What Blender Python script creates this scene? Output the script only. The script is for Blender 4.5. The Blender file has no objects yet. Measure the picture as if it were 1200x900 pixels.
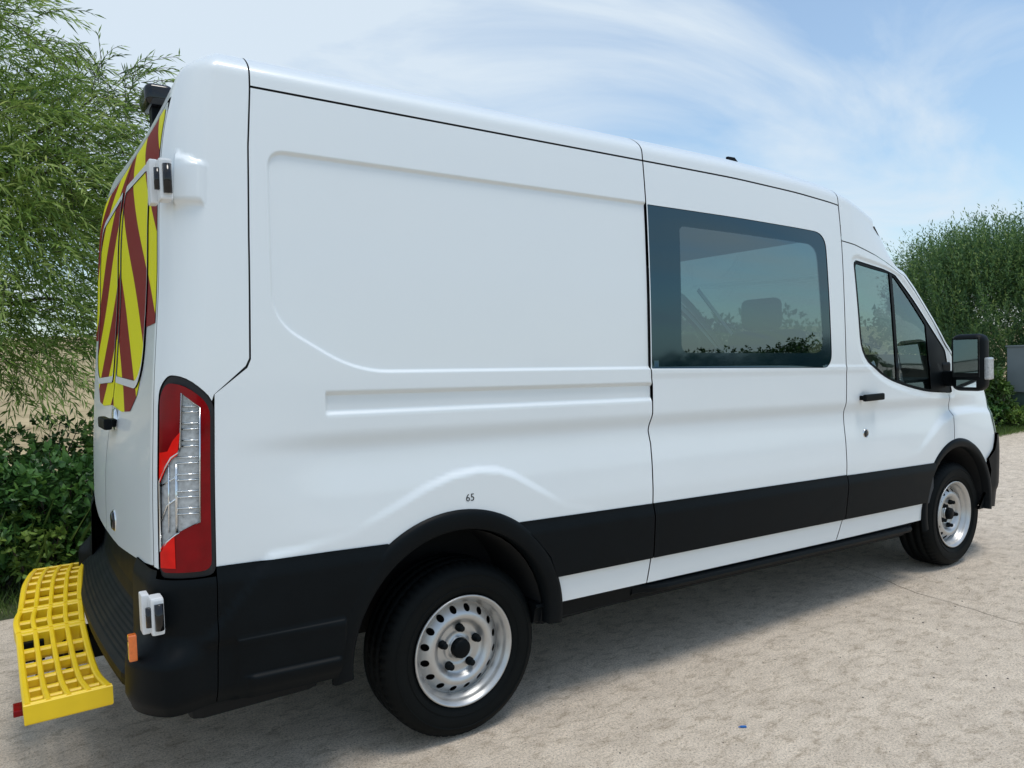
import bpy, bmesh, math, random
import numpy as np
from mathutils import Vector, Matrix
from mathutils.geometry import delaunay_2d_cdt
R = math.radians
random.seed(7); rng = np.random.default_rng(7)
scene = bpy.context.scene
COL = scene.collection

# ------------------------------------------------------------------ camera
cam_d = bpy.data.cameras.new("camera"); cam = bpy.data.objects.new("camera", cam_d); COL.objects.link(cam)
CP = Vector((-1.46772519, -3.59383224, 1.51094559)); YAW, PIT, ROL, FPX = 9.85051225e-01, -3.99904372e-02, -3.36440432e-02, 900.1
fw = Vector((math.cos(YAW)*math.cos(PIT), math.sin(YAW)*math.cos(PIT), math.sin(PIT)))
rt = Vector((math.sin(YAW), -math.cos(YAW), 0)); up = rt.cross(fw)
r2 = rt*math.cos(ROL) + up*math.sin(ROL); u2 = up*math.cos(ROL) - rt*math.sin(ROL)
mw = Matrix((r2, u2, -fw)).transposed().to_4x4(); mw.translation = CP
cam.matrix_world = mw
cam_d.sensor_width = 36; cam_d.lens = FPX/1200*36; cam_d.clip_start = .05; cam_d.clip_end = 3000
scene.camera = cam
scene.render.resolution_x, scene.render.resolution_y = 1024, 768

# ------------------------------------------------------------------ world, sun, exposure
SUN_EL, SUN_AZ = R(75), R(-62)       # azimuth measured from +X towards +Y
world = bpy.data.worlds.new("World"); scene.world = world; world.use_nodes = True
wn = world.node_tree; wn.nodes.clear()
def WN(t, **k):
    n = wn.nodes.new(t)
    for a, b in k.items(): setattr(n, a, b)
    return n
wo = WN('ShaderNodeOutputWorld'); bg = WN('ShaderNodeBackground'); bg.inputs[1].default_value = 0.15
sky = WN('ShaderNodeTexSky', sky_type='NISHITA'); sky.sun_disc = False; sky.sun_elevation = SUN_EL; sky.sun_rotation = R(90)-SUN_AZ
sky.air_density = 1.1; sky.dust_density = .7; sky.ozone_density = 1.6
tc = WN('ShaderNodeTexCoord')
sep = WN('ShaderNodeSeparateXYZ'); wn.links.new(tc.outputs['Generated'], sep.inputs[0])
# project the view direction on a flat cloud layer so that clouds stretch towards the horizon
zc = WN('ShaderNodeMath', operation='MAXIMUM'); zc.inputs[1].default_value = 0.0; wn.links.new(sep.outputs[2], zc.inputs[0])
za = WN('ShaderNodeMath', operation='ADD'); za.inputs[1].default_value = 0.22; wn.links.new(zc.outputs[0], za.inputs[0])
dv = WN('ShaderNodeVectorMath', operation='DIVIDE'); wn.links.new(tc.outputs['Generated'], dv.inputs[0])
cz = WN('ShaderNodeCombineXYZ'); [wn.links.new(za.outputs[0], cz.inputs[i]) for i in range(3)]
wn.links.new(cz.outputs[0], dv.inputs[1])
mp = WN('ShaderNodeMapping'); mp.inputs['Rotation'].default_value = (0, 0, R(35)); mp.inputs['Scale'].default_value = (.75, 1.5, .3); mp.inputs['Location'].default_value = (2.3, .6, 0)
wn.links.new(dv.outputs[0], mp.inputs[0])
n1 = WN('ShaderNodeTexNoise'); n1.inputs['Scale'].default_value = 1.35; n1.inputs['Detail'].default_value = 9; n1.inputs['Roughness'].default_value = .56; n1.inputs['Distortion'].default_value = .7
wn.links.new(mp.outputs[0], n1.inputs['Vector'])
n2 = WN('ShaderNodeTexNoise'); n2.inputs['Scale'].default_value = .5; n2.inputs['Detail'].default_value = 2
wn.links.new(dv.outputs[0], n2.inputs['Vector'])
sm = WN('ShaderNodeMath', operation='ADD'); wn.links.new(n1.outputs[0], sm.inputs[0])
h2 = WN('ShaderNodeMath', operation='MULTIPLY'); h2.inputs[1].default_value = .7; wn.links.new(n2.outputs[0], h2.inputs[0]); wn.links.new(h2.outputs[0], sm.inputs[1])
cr = WN('ShaderNodeValToRGB'); cr.color_ramp.elements[0].position = .76; cr.color_ramp.elements[1].position = 1.00
cr.color_ramp.elements[0].color = (.20, .20, .20, 1); cr.color_ramp.elements[1].color = (.92, .92, .92, 1)
gd = WN('ShaderNodeVectorMath', operation='DOT_PRODUCT'); gd.inputs[1].default_value = (-.06, .07, .0); wn.links.new(tc.outputs['Generated'], gd.inputs[0])
s3 = WN('ShaderNodeMath', operation='ADD'); wn.links.new(sm.outputs[0], s3.inputs[0]); wn.links.new(gd.outputs['Value'], s3.inputs[1]); wn.links.new(s3.outputs[0], cr.inputs[0])
tint = WN('ShaderNodeMix', data_type='RGBA', blend_type='MULTIPLY'); tint.inputs[0].default_value = 1; tint.inputs[7].default_value = (.92, 1.04, 1.06, 1)
mx = WN('ShaderNodeMix', data_type='RGBA'); hz = WN('ShaderNodeMapRange'); hz.inputs[1].default_value = .0; hz.inputs[2].default_value = .14; hz.inputs[3].default_value = .55; hz.inputs[4].default_value = 0; wn.links.new(sep.outputs[2], hz.inputs[0])
hm = WN('ShaderNodeMath', operation='MAXIMUM'); wn.links.new(cr.outputs[0], hm.inputs[0]); wn.links.new(hz.outputs[0], hm.inputs[1]); wn.links.new(hm.outputs[0], mx.inputs[0]); wn.links.new(sky.outputs[0], tint.inputs[6]); wn.links.new(tint.outputs[2], mx.inputs[6])
mx.inputs[7].default_value = (4.6, 5.25, 5.85, 1)
wn.links.new(mx.outputs[2], bg.inputs[0]); wn.links.new(bg.outputs[0], wo.inputs[0])
sun_d = bpy.data.lights.new("sun", 'SUN'); sun = bpy.data.objects.new("sun", sun_d); COL.objects.link(sun)
sun_d.energy = 1.6; sun_d.angle = R(20); sun_d.color = (1, .955, .89)
sd = Vector((math.cos(SUN_EL)*math.cos(SUN_AZ), math.cos(SUN_EL)*math.sin(SUN_AZ), math.sin(SUN_EL)))
sun.rotation_euler = sd.to_track_quat('Z', 'Y').to_euler(); sun.location = (0, 0, 20)
scene.view_settings.view_transform = 'Standard'; scene.view_settings.look = 'None'; scene.view_settings.exposure = 0.08; scene.view_settings.gamma = 1.0
scene.cycles.transparent_max_bounces = 16

# ------------------------------------------------------------------ materials
MAT = {}
def mat(name, col, rough=.5, metal=0., coat=0., coat_rough=.05, spec=.5, noise=None, bump=None, trans=0., **kw):
    """noise=(scale, amount, detail) varies the colour, bump=(scale, strength, distance)"""
    m = bpy.data.materials.new(name); m.use_nodes = True; nt = m.node_tree; b = nt.nodes['Principled BSDF']
    b.inputs['Base Color'].default_value = (*col, 1); b.inputs['Roughness'].default_value = rough; b.inputs['Metallic'].default_value = metal
    b.inputs['Coat Weight'].default_value = coat; b.inputs['Coat Roughness'].default_value = coat_rough; b.inputs['Specular IOR Level'].default_value = spec
    t = nt.nodes.new('ShaderNodeTexCoord')
    if noise:
        n = nt.nodes.new('ShaderNodeTexNoise'); n.inputs['Scale'].default_value = noise[0]; n.inputs['Detail'].default_value = noise[2] if len(noise) > 2 else 5
        nt.links.new(t.outputs['Object'], n.inputs['Vector'])
        x = nt.nodes.new('ShaderNodeMix'); x.data_type = 'RGBA'
        x.inputs[6].default_value = (*[c*(1-noise[1]) for c in col], 1); x.inputs[7].default_value = (*[min(1, c*(1+noise[1])) for c in col], 1)
        nt.links.new(n.outputs[0], x.inputs[0]); nt.links.new(x.outputs[2], b.inputs['Base Color'])
        mr = nt.nodes.new('ShaderNodeMapRange'); mr.inputs[3].default_value = max(0, rough-.08); mr.inputs[4].default_value = min(1, rough+.08)
        nt.links.new(n.outputs[0], mr.inputs[0]); nt.links.new(mr.outputs[0], b.inputs['Roughness'])
    if bump:
        n = nt.nodes.new('ShaderNodeTexNoise'); n.inputs['Scale'].default_value = bump[0]; n.inputs['Detail'].default_value = 4
        nt.links.new(t.outputs['Object'], n.inputs['Vector'])
        bp = nt.nodes.new('ShaderNodeBump'); bp.inputs['Strength'].default_value = bump[1]; bp.inputs['Distance'].default_value = bump[2]
        nt.links.new(n.outputs[0], bp.inputs['Height']); nt.links.new(bp.outputs[0], b.inputs['Normal'])
    MAT[name] = m; return m
PAINT = mat('white_paint', (.76, .80, .81), .38, coat=.5, coat_rough=.07, noise=(1.7, .015, 3), bump=(1.3, .05, .01))
BLACK = mat('black_plastic', (.0042, .0060, .0072), .46, spec=.09, noise=(9, .25), bump=(260, .12, .001))
DARK = mat('dark_void', (.008, .008, .008), .9, noise=(9, .25))
RUBBER = mat('rubber', (.0045, .0058, .0060), .6, spec=.10, noise=(14, .35), bump=(90, .25, .002))
SEAL = mat('seal', (.010, .010, .011), .6, noise=(20, .2))
STEEL = mat('silver_wheel_paint', (.52, .52, .51), .36, metal=.7, noise=(25, .12), bump=(50, .04, .001))
GLOSSB = mat('gloss_black', (.006, .006, .007), .08, noise=(5, .2))
YELLOW = mat('yellow_plastic', (.90, .61, .008), .42, noise=(14, .10), bump=(120, .15, .001))
REDL = mat('red_lens', (.20, .0012, .004), .10, spec=.15, coat=.15, noise=(18, .35, 1))
REDB = mat('bright_red_lens', (.80, .010, .006), .10, spec=.15, coat=.15, noise=(22, .3, 1))
CHROME = mat('chrome', (.75, .77, .78), .16, metal=1, noise=(30, .2))
LAMPG = mat('lamp_reflector', (.40, .42, .43), .3, metal=.1, coat=.6, noise=(70, .55, 2))
ORANGE = mat('orange_lens', (.75, .16, .02), .2, coat=1, noise=(60, .3))
GREYT = mat('grey_trim', (.30, .31, .30), .5, noise=(12, .1))
CLOTH = mat('seat_cloth', (.045, .047, .05), .9, noise=(60, .3), bump=(200, .2, .002))
LININGM = mat('lining', (.05, .053, .055), .8, noise=(12, .15))
WHITEP = mat('white_plastic', (.72, .73, .73), .35, noise=(12, .05))
BLUE = mat('blue_plastic', (.02, .16, .5), .3, noise=(40, .2))
CAB = mat('grey_cabinet_paint', (.17, .20, .21), .5, noise=(3, .15), bump=(60, .1, .002))
BARK = mat('bark', (.07, .05, .035), .9, noise=(30, .4), bump=(40, .6, .01))
STONEM = mat('pebble', (.09, .08, .07), .8, noise=(60, .4))

def glass(name, tint, refl_ior, tcol):
    m = bpy.data.materials.new(name); m.use_nodes = True; nt = m.node_tree; nt.nodes.clear()
    o = nt.nodes.new('ShaderNodeOutputMaterial'); tr = nt.nodes.new('ShaderNodeBsdfTransparent'); gl = nt.nodes.new('ShaderNodeBsdfGlossy')
    tr.inputs[0].default_value = (*tcol, 1); gl.inputs['Roughness'].default_value = .0; gl.inputs[0].default_value = (*tint, 1)
    fr = nt.nodes.new('ShaderNodeFresnel'); ge = nt.nodes.new('ShaderNodeNewGeometry')
    e1 = nt.nodes.new('ShaderNodeMath'); e1.operation = 'MULTIPLY_ADD'; e1.inputs[1].default_value = -2; e1.inputs[2].default_value = 1; nt.links.new(ge.outputs['Backfacing'], e1.inputs[0])
    e2 = nt.nodes.new('ShaderNodeMath'); e2.operation = 'POWER'; e2.inputs[0].default_value = refl_ior; nt.links.new(e1.outputs[0], e2.inputs[1]); nt.links.new(e2.outputs[0], fr.inputs[0])
    mxs = nt.nodes.new('ShaderNodeMixShader'); nt.links.new(fr.outputs[0], mxs.inputs[0]); nt.links.new(tr.outputs[0], mxs.inputs[1]); nt.links.new(gl.outputs[0], mxs.inputs[2])
    nt.links.new(mxs.outputs[0], o.inputs[0]); MAT[name] = m; return m
GLASS_T = glass('tinted_glass', (.75, .95, 1.0), 2.3, (.21, .27, .28))
GLASS_C = glass('clear_glass', (.80, .96, 1.0), 2.0, (.40, .49, .47))
FRIT = mat('frit_glass', (.002, .010, .017), .03, spec=1.0, noise=(3, .2)); FRIT.node_tree.nodes['Principled BSDF'].inputs['Specular Tint'].default_value = (.55, .88, 1, 1)

def mat_nodes(name):
    m = bpy.data.materials.new(name); m.use_nodes = True; MAT[name] = m
    return m, m.node_tree, m.node_tree.nodes['Principled BSDF']
def chevron_mat():
    m, nt, b = mat_nodes('chevron_print')
    t = nt.nodes.new('ShaderNodeUVMap'); s = nt.nodes.new('ShaderNodeSeparateXYZ'); nt.links.new(t.outputs[0], s.inputs[0])
    a = nt.nodes.new('ShaderNodeMath'); a.operation = 'ABSOLUTE'; nt.links.new(s.outputs[0], a.inputs[0])
    k = nt.nodes.new('ShaderNodeMath'); k.operation = 'MULTIPLY_ADD'; k.inputs[1].default_value = CHEV_SLOPE; nt.links.new(a.outputs[0], k.inputs[0]); nt.links.new(s.outputs[1], k.inputs[2])
    f = nt.nodes.new('ShaderNodeMath'); f.operation = 'MULTIPLY_ADD'; f.inputs[1].default_value = 1/CHEV_PERIOD; f.inputs[2].default_value = CHEV_PHASE; nt.links.new(k.outputs[0], f.inputs[0])
    fr = nt.nodes.new('ShaderNodeMath'); fr.operation = 'FRACT'; nt.links.new(f.outputs[0], fr.inputs[0])
    c = nt.nodes.new('ShaderNodeValToRGB'); c.color_ramp.interpolation = 'CONSTANT'
    c.color_ramp.elements[0].color = (.24, .003, .006, 1); c.color_ramp.elements[1].position = .5; c.color_ramp.elements[1].color = (.84, .80, .004, 1)
    nt.links.new(fr.outputs[0], c.inputs[0])
    # honeycomb of the reflective film
    v = nt.nodes.new('ShaderNodeTexVoronoi'); v.inputs['Scale'].default_value = 350; nt.links.new(t.outputs[0], v.inputs[0])
    x = nt.nodes.new('ShaderNodeMix'); x.data_type = 'RGBA'; x.blend_type = 'MULTIPLY'; x.inputs[0].default_value = .12
    nt.links.new(c.outputs[0], x.inputs[6]); nt.links.new(v.outputs['Distance'], x.inputs[7]); nt.links.new(x.outputs[2], b.inputs['Base Color'])
    b.inputs['Roughness'].default_value = .45; b.inputs['Specular IOR Level'].default_value = .12
    return m
CHEV_SLOPE, CHEV_PERIOD, CHEV_PHASE = .85, .53, .93
CHEV = chevron_mat()

# ------------------------------------------------------------------ object helpers
def tag(o, label=None, cat=None, group=None, kind=None):
    if label: o['label'] = label
    if cat: o['category'] = cat
    if group: o['group'] = group
    if kind: o['kind'] = kind
    return o
def link(o, parent=None):
    COL.objects.link(o)
    if parent is not None: o.parent = parent
    return o
def empty(name, loc=(0, 0, 0)):
    o = bpy.data.objects.new(name, None); o.empty_display_size = .2; o.location = loc; return link(o)
def mesh_obj(name, V, F, m, parent=None, smooth=False, normals=None, uv=None):
    me = bpy.data.meshes.new(name); V = np.asarray(V, float)
    me.from_pydata([tuple(v) for v in V], [], [tuple(f) for f in F]); me.update()
    if smooth: me.polygons.foreach_set('use_smooth', np.ones(len(me.polygons), bool))
    if uv is not None:
        l = me.uv_layers.new(name='UVMap'); li = np.zeros(len(me.loops), int); me.loops.foreach_get('vertex_index', li)
        l.data.foreach_set('uv', np.asarray(uv)[li].ravel())
    if normals is not None: me.normals_split_custom_set_from_vertices([tuple(n) for n in normals])
    for mm in (m if isinstance(m, (list, tuple)) else [m]): me.materials.append(mm)
    return link(bpy.data.objects.new(name, me), parent)
def twin(o, name=None, parent=None):
    """the same part on the other side of the vehicle (shared mesh, mirrored in Y)"""
    c = o.copy(); c.scale = (1, -1, 1); COL.objects.link(c); c.parent = parent if parent is not None else o.parent
    return c
class MB:
    """collects boxes, tubes and lathes into one mesh"""
    def __init__(s): s.V = []; s.F = []; s.S = []
    def add(s, V, F, smooth=False):
        n = len(s.V); s.V += [tuple(v) for v in V]; s.F += [tuple(i+n for i in f) for f in F]; s.S += [smooth]*len(F); return s
    def box(s, lo, hi, M=None, bev=0.0):
        bm = bmesh.new(); bmesh.ops.create_cube(bm, size=1)
        c = [(a+b)/2 for a, b in zip(lo, hi)]; d = [abs(b-a) for a, b in zip(lo, hi)]
        for v in bm.verts: v.co = Vector([v.co[i]*d[i]+c[i] for i in range(3)])
        if bev: bmesh.ops.bevel(bm, geom=bm.edges[:], offset=bev, segments=2, profile=.6, affect='EDGES')
        if M is not None: bmesh.ops.transform(bm, matrix=M, verts=bm.verts)
        bm.verts.index_update(); s.add([v.co[:] for v in bm.verts], [[v.index for v in f.verts] for f in bm.faces], False); bm.free(); return s
    def tube(s, pts, r, n=8, caps=True):
        pts = [Vector(p) for p in pts]; rr = r if isinstance(r, (list, tuple)) else [r]*len(pts); V = []; F = []
        ref = Vector((0, 0, 1))
        for i, p in enumerate(pts):
            t = (pts[min(i+1, len(pts)-1)]-pts[max(i-1, 0)]).normalized()
            a = t.cross(ref) if abs(t.dot(ref)) < .95 else t.cross(Vector((1, 0, 0))); a.normalize(); b = t.cross(a)
            V += [p + (a*math.cos(2*math.pi*k/n)+b*math.sin(2*math.pi*k/n))*rr[i] for k in range(n)]
        for i in range(len(pts)-1):
            for k in range(n): F.append((i*n+k, i*n+(k+1) % n, (i+1)*n+(k+1) % n, (i+1)*n+k))
        if caps: F += [tuple(range(n))[::-1], tuple(range((len(pts)-1)*n, len(pts)*n))]
        return s.add(V, F, True)
    def lathe(s, prof, n=48, axis='Y', c=(0, 0, 0), close=False, mod=None):
        """prof: (r, h) pairs; h runs along the axis"""
        V = []; F = []
        for j, (r, h) in enumerate(prof):
            for k in range(n):
                a = 2*math.pi*k/n; rr, hh = (r, h) if mod is None else mod(j, k, r, h)
                p = (rr*math.cos(a), hh, rr*math.sin(a)) if axis == 'Y' else ((rr*math.cos(a), rr*math.sin(a), hh) if axis == 'Z' else (hh, rr*math.cos(a), rr*math.sin(a)))
                V.append((p[0]+c[0], p[1]+c[1], p[2]+c[2]))
        m = len(prof)
        for j in range(m if close else m-1):
            for k in range(n): F.append((j*n+k, j*n+(k+1) % n, ((j+1) % m)*n+(k+1) % n, ((j+1) % m)*n+k))
        return s.add(V, F, True)
    def build(s, name, m, parent=None):
        me = bpy.data.meshes.new(name); me.from_pydata(s.V, [], s.F); me.update()
        me.polygons.foreach_set('use_smooth', np.array(s.S, bool)); me.materials.append(m)
        bm = bmesh.new(); bm.from_mesh(me); bmesh.ops.recalc_face_normals(bm, faces=bm.faces); bm.to_mesh(me); bm.free()
        return link(bpy.data.objects.new(name, me), parent)

# ------------------------------------------------------------------ the van's skin, as functions
K = .0287                                   # the unladen van stands slightly nose-down
def tf(P):
    P = np.atleast_2d(np.asarray(P, float)).copy(); X = P[:, 0].copy(); Z = P[:, 2].copy()
    P[:, 0] = X + K*(Z-.8); P[:, 2] = Z - K*X; return P
def T1(p): return tuple(tf([p])[0])
MRAKE = Matrix(((1, 0, K, -.8*K), (0, 1, 0, 0), (-K, 0, 1, 0), (0, 0, 0, 1)))
def ss(a, b, x):
    t = np.clip((x-a)/(b-a), 0, 1); return t*t*(3-2*t)
def pip(poly, x, y):
    px, py = poly[:, 0], poly[:, 1]; ins = np.zeros(x.shape, bool); j = len(px)-1
    for i in range(len(px)):
        c = ((py[i] > y) != (py[j] > y)) & (x < (px[j]-px[i])*(y-py[i])/(py[j]-py[i]+1e-30)+px[i]); ins ^= c; j = i
    return ins
def sdist(poly, x, y):
    """signed distance to a polygon, positive inside"""
    poly = np.asarray(poly, float); d = np.full(x.shape, 1e9)
    for i in range(len(poly)):
        a = poly[i-1]; b = poly[i]; e = b-a; L = e@e
        if L < 1e-14: continue
        t = np.clip(((x-a[0])*e[0]+(y-a[1])*e[1])/L, 0, 1); d = np.minimum(d, np.hypot(x-a[0]-t*e[0], y-a[1]-t*e[1]))
    return np.where(pip(poly, x, y), d, -d)
def rnd(poly, r, n=5):
    """round the corners of a polygon; r a number or one per corner"""
    out = []; m = len(poly); rs = r if isinstance(r, (list, tuple)) else [r]*m
    for i in range(m):
        p = np.array(poly[i], float); a = np.array(poly[i-1], float)-p; b = np.array(poly[(i+1) % m], float)-p
        la, lb = np.linalg.norm(a), np.linalg.norm(b); q = min(rs[i], la*.49, lb*.49)
        if q < 1e-4: out.append(tuple(p)); continue
        s, e = p+a/la*q, p+b/lb*q
        for k in range(n+1):
            t = k/n; out.append(tuple((1-t)**2*s+2*t*(1-t)*p+t*t*e))
    return out
WZ = np.array([(.2, .985), (.40, 1.012), (.47, 1.022), (.58, 1.028), (.7, 1.033), (1.0, 1.033), (1.42, 1.03), (1.8, 1.022), (2.16, 1.005), (2.4, .985), (2.56, .965), (2.8, .95)])
zz = np.linspace(.2, 2.8, 261); _w = np.interp(zz, WZ[:, 0], WZ[:, 1]); _k = np.ones(15)/15
_k = np.ones(23)/23
for _i in range(2): _w = np.convolve(np.pad(_w, 11, mode='edge'), _k, 'valid')
DX = np.array([(1.2, 0), (1.6, .001), (2.1, .016), (2.47, .041), (2.71, .088), (2.87, .13), (3.1, .21), (3.4, .33)])
xx_ = np.linspace(1.2, 3.4, 221); _d = np.interp(xx_, DX[:, 0], DX[:, 1]); _d = np.convolve(np.pad(_d, 10, mode='edge'), np.ones(21)/21, 'valid')
def Wfn(X, Z):
    w = np.interp(Z, zz, _w); t = np.clip((X-2.5)/1.8, 0, 1); lo = ss(1.3, .9, Z)
    w = w-(.085*(1-lo)+.03*lo)*t*t
    return w-.10*np.clip((Z-1.2)/1.2, 0, 1)*np.clip((X-2.6), 0, 1.2)
# relief of the side, in metres outwards
RECESS = rnd([(-.733, 2.192), (1.30, 2.203), (1.30, 1.452), (-.44, 1.452), (-.733, 1.625)], [.06, 0, 0, .13, .10], 7)
RAIL = [(-.556, 1.378), (1.2, 1.378), (1.2, 1.306), (-.557, 1.308)]
BULGE_R = [(-.95, .60), (-.75, .835), (-.661, .842), (-.468, .873), (-.313, .94), (-.173, 1.004), (-.06, 1.04), (.051, 1.052), (.14, 1.043), (.21, 1.018), (.356, .934), (.466, .869), (.60, .84), (.80, .6)]
BULGE_F = [(2.2, .60), (2.713, .862), (3.10, .868), (3.25, .90), (3.40, .99), (3.521, 1.060), (3.677, 1.107), (3.8, 1.12), (3.96, 1.12), (4.3, 1.10), (4.9, 1.08), (4.9, .6)]
def WIN_F(g=0):
    return rnd([(2.59-g, 2.065+g), (3.03+g*.3, 2.035+g), (3.30+g, 1.862+g), (3.70+g*1.6, 1.545), (3.74+g*1.4, 1.262-g), (3.40, 1.278-g), (3.173, 1.312-g), (2.907-g*.5, 1.37-g), (2.645-g, 1.50-g*.6)], [.05, .12, .1, .03, .02, .1, .1, .12, .12], 5)
WINF = WIN_F()
WINS = rnd([(.984, 2.195), (2.32, 2.195), (2.345, 1.442), (.974, 1.452)], [.004, .10, .09, .004], 7)
GZ = np.array([(.3, .010), (.80, .012), (.90, .011), (1.02, .001), (1.12, -.013), (1.175, -.018), (1.19, -.017), (1.235, 0), (1.3, 0), (3, 0)])
gzz = np.linspace(.3, 3, 541); _g = np.interp(gzz, GZ[:, 0], GZ[:, 1]); _g = np.convolve(np.pad(_g, 3, mode='edge'), np.ones(7)/7, 'valid'); _g = np.convolve(np.pad(_g, 2, mode='edge'), np.ones(5)/5, 'valid')
HINGE = [(-1.10, 2.165), (-.955, 2.125), (-.955, 1.985), (-1.10, 1.975)]
def relief(u, v):
    d = np.zeros(u.shape)
    d = d - .0110*ss(-.0045, .0045, sdist(RECESS, u, v))*(v > 1.3)*(u < .976)
    ru = ss(-.560, -.550, u)*(u < .9825)
    d = d - ru*(.0125*ss(1.379, 1.373, v)*ss(1.300, 1.318, v))
    g = np.interp(v, gzz, _g); d = d + g*ss(-.93, -.45, u)*ss(4.3, 3.7, u)
    sb = sdist(BULGE_R, u, v); w = ss(-.030, .003, sb); d = d*(1-w)+w*(.0125)
    sb = sdist(BULGE_F, u, v); w = ss(-.045, .004, sb); d = d*(1-w)+w*(.0125)
    d = d + .020*ss(-.002, .026, sdist(HINGE, u, v))*(u < -.9)
    d = d + .004*ss(1.452, 1.444, v)*ss(1.40, 1.43, v)*(u > .97)*(u < 3.6)
    d = d - .010*np.exp(-(((u-2.665)/.045)**2+((v-1.256)/.035)**2))
    d = d - .008*ss(-.045, -.015, sdist(WINF, u, v))*(u > 2.5)*(u < 3.9)
    return d
RR = .13; XB = -1.09
_lz = [.3, 1.0, 1.12, 1.42, 1.75, 2.0, 2.2, 2.33, 2.45, 2.56, 2.8]
LZ = np.linspace(.3, 2.8, 251); _sm = lambda v: np.convolve(np.pad(v, 8, mode='edge'), np.ones(17)/17, 'valid')
LV = _sm(np.interp(LZ, _lz, [-.006, -.006, -.005, .004, .026, .032, .045, .070, .105, .15, .24])); BV = _sm(np.interp(LZ, _lz, [.04, .04, .036, .002, .0, .0, -.006, -.012, -.02, -.03, -.03]))
def skin(face, a, b, off=0.0):
    """face 's': side (a=X, b=Z); 'r': rear (a=y, b=Z); 't': top (a=X, b=y). Returns body-space points of the near (-Y) half or the whole."""
    a = np.asarray(a, float); b = np.asarray(b, float); off = np.broadcast_to(off, a.shape)
    HW, ZT = 1.03, 2.56
    if face == 's': X, Y, Z = a, np.full(a.shape, -HW), b
    elif face == 'r': X, Y, Z = np.full(a.shape, XB), a, b
    else: X, Y, Z = a, b, np.full(a.shape, ZT)
    qx = np.maximum(X, XB+RR); qy = np.clip(Y, -HW+RR, HW-RR); qz = np.minimum(Z, ZT-RR)
    dx, dy, dz = X-qx, Y-qy, Z-qz; L = np.sqrt(dx*dx+dy*dy+dz*dz)+1e-12
    nx, ny, nz = dx/L, dy/L, dz/L
    px, py, pz = qx+RR*nx, qy+RR*ny, qz+RR*nz
    d = off + (relief(X, Z) if face == 's' else 0)
    # deform: tumblehome, front plan curve, bulged and forward-leaning rear, roof drop
    sc = Wfn(np.minimum(px, 4.2), pz)/HW
    y = py*sc
    f = ss(XB+.35, XB, px)
    lean = np.interp(pz, LZ, LV)
    bul = np.interp(pz, LZ, BV)*(1-(np.clip(y, -.95, .95)/.95)**2)
    x = px + f*lean - f*bul*ss(XB+.12, XB, px)*np.clip(1.15-.0*pz, 0, 1)
    zt = np.clip((pz-2.0)/.4, 0, 1)+.9*np.clip((pz-2.43)/.13, 0, 1)**2*np.clip((px-2.4)/.4, 0, 1)*.5
    z = pz - np.interp(px, xx_, _d)*zt - .035*(y/1.0)**2*ss(2.43, 2.56, pz)
    # front corner
    t = np.maximum(px-4.2, 0)
    if np.any(t > 0):
        ph = np.clip(t, 0, 1)*math.pi/2; w0 = y
        x = np.where(t > 0, 4.2+.53*np.sin(ph), x); y = np.where(t > 0, w0*np.cos(ph), y)
        x = x - np.where(t > 0, 1, 0)*np.clip(z-.85, 0, 1)*.45*np.sin(ph)
        nyf = -np.cos(ph); nxf = np.sin(ph); x = x+np.where(t > 0, d*nxf, 0); y = y+np.where(t > 0, d*nyf, 0)
        d = np.where(t > 0, 0, d)
    return np.stack([x+d*nx, y+d*ny, z+d*nz], -1)
def wrap(t, v, off=0.0):
    """side face continuing round the rear corner: t < XB is measured on along the rear"""
    t = np.asarray(t, float); v = np.asarray(v, float); off = np.broadcast_to(off, t.shape)
    A = skin('s', np.maximum(t, XB), v, off); B = skin('r', -1.03+(XB-np.minimum(t, XB)), v, off)
    return np.where((t >= XB)[..., None], A, B)
def rear(y, v, off=0.0): return skin('r', y, v, off)
def top(X, y, off=0.0): return skin('t', X, y, off)
def surf_n(S, u, v, sg=1):
    sg = -sg if S is rear or getattr(S, 'flip', False) else sg
    e = 4e-3; a = tf(S(u+e, v))-tf(S(u-e, v)); b = tf(S(u, v+e))-tf(S(u, v-e)); n = np.cross(a, b)*sg
    return n/(np.linalg.norm(n, axis=1)[:, None]+1e-12)
def resample(loop, h):
    out = []
    for i in range(len(loop)):
        a = np.array(loop[i], float); b = np.array(loop[(i+1) % len(loop)], float); L = np.linalg.norm(b-a)
        if L < 1e-6: continue
        n = max(1, int(math.ceil(L/h)))
        out += [a+(b-a)*k/n for k in range(n)]
    return np.array(out)
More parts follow.
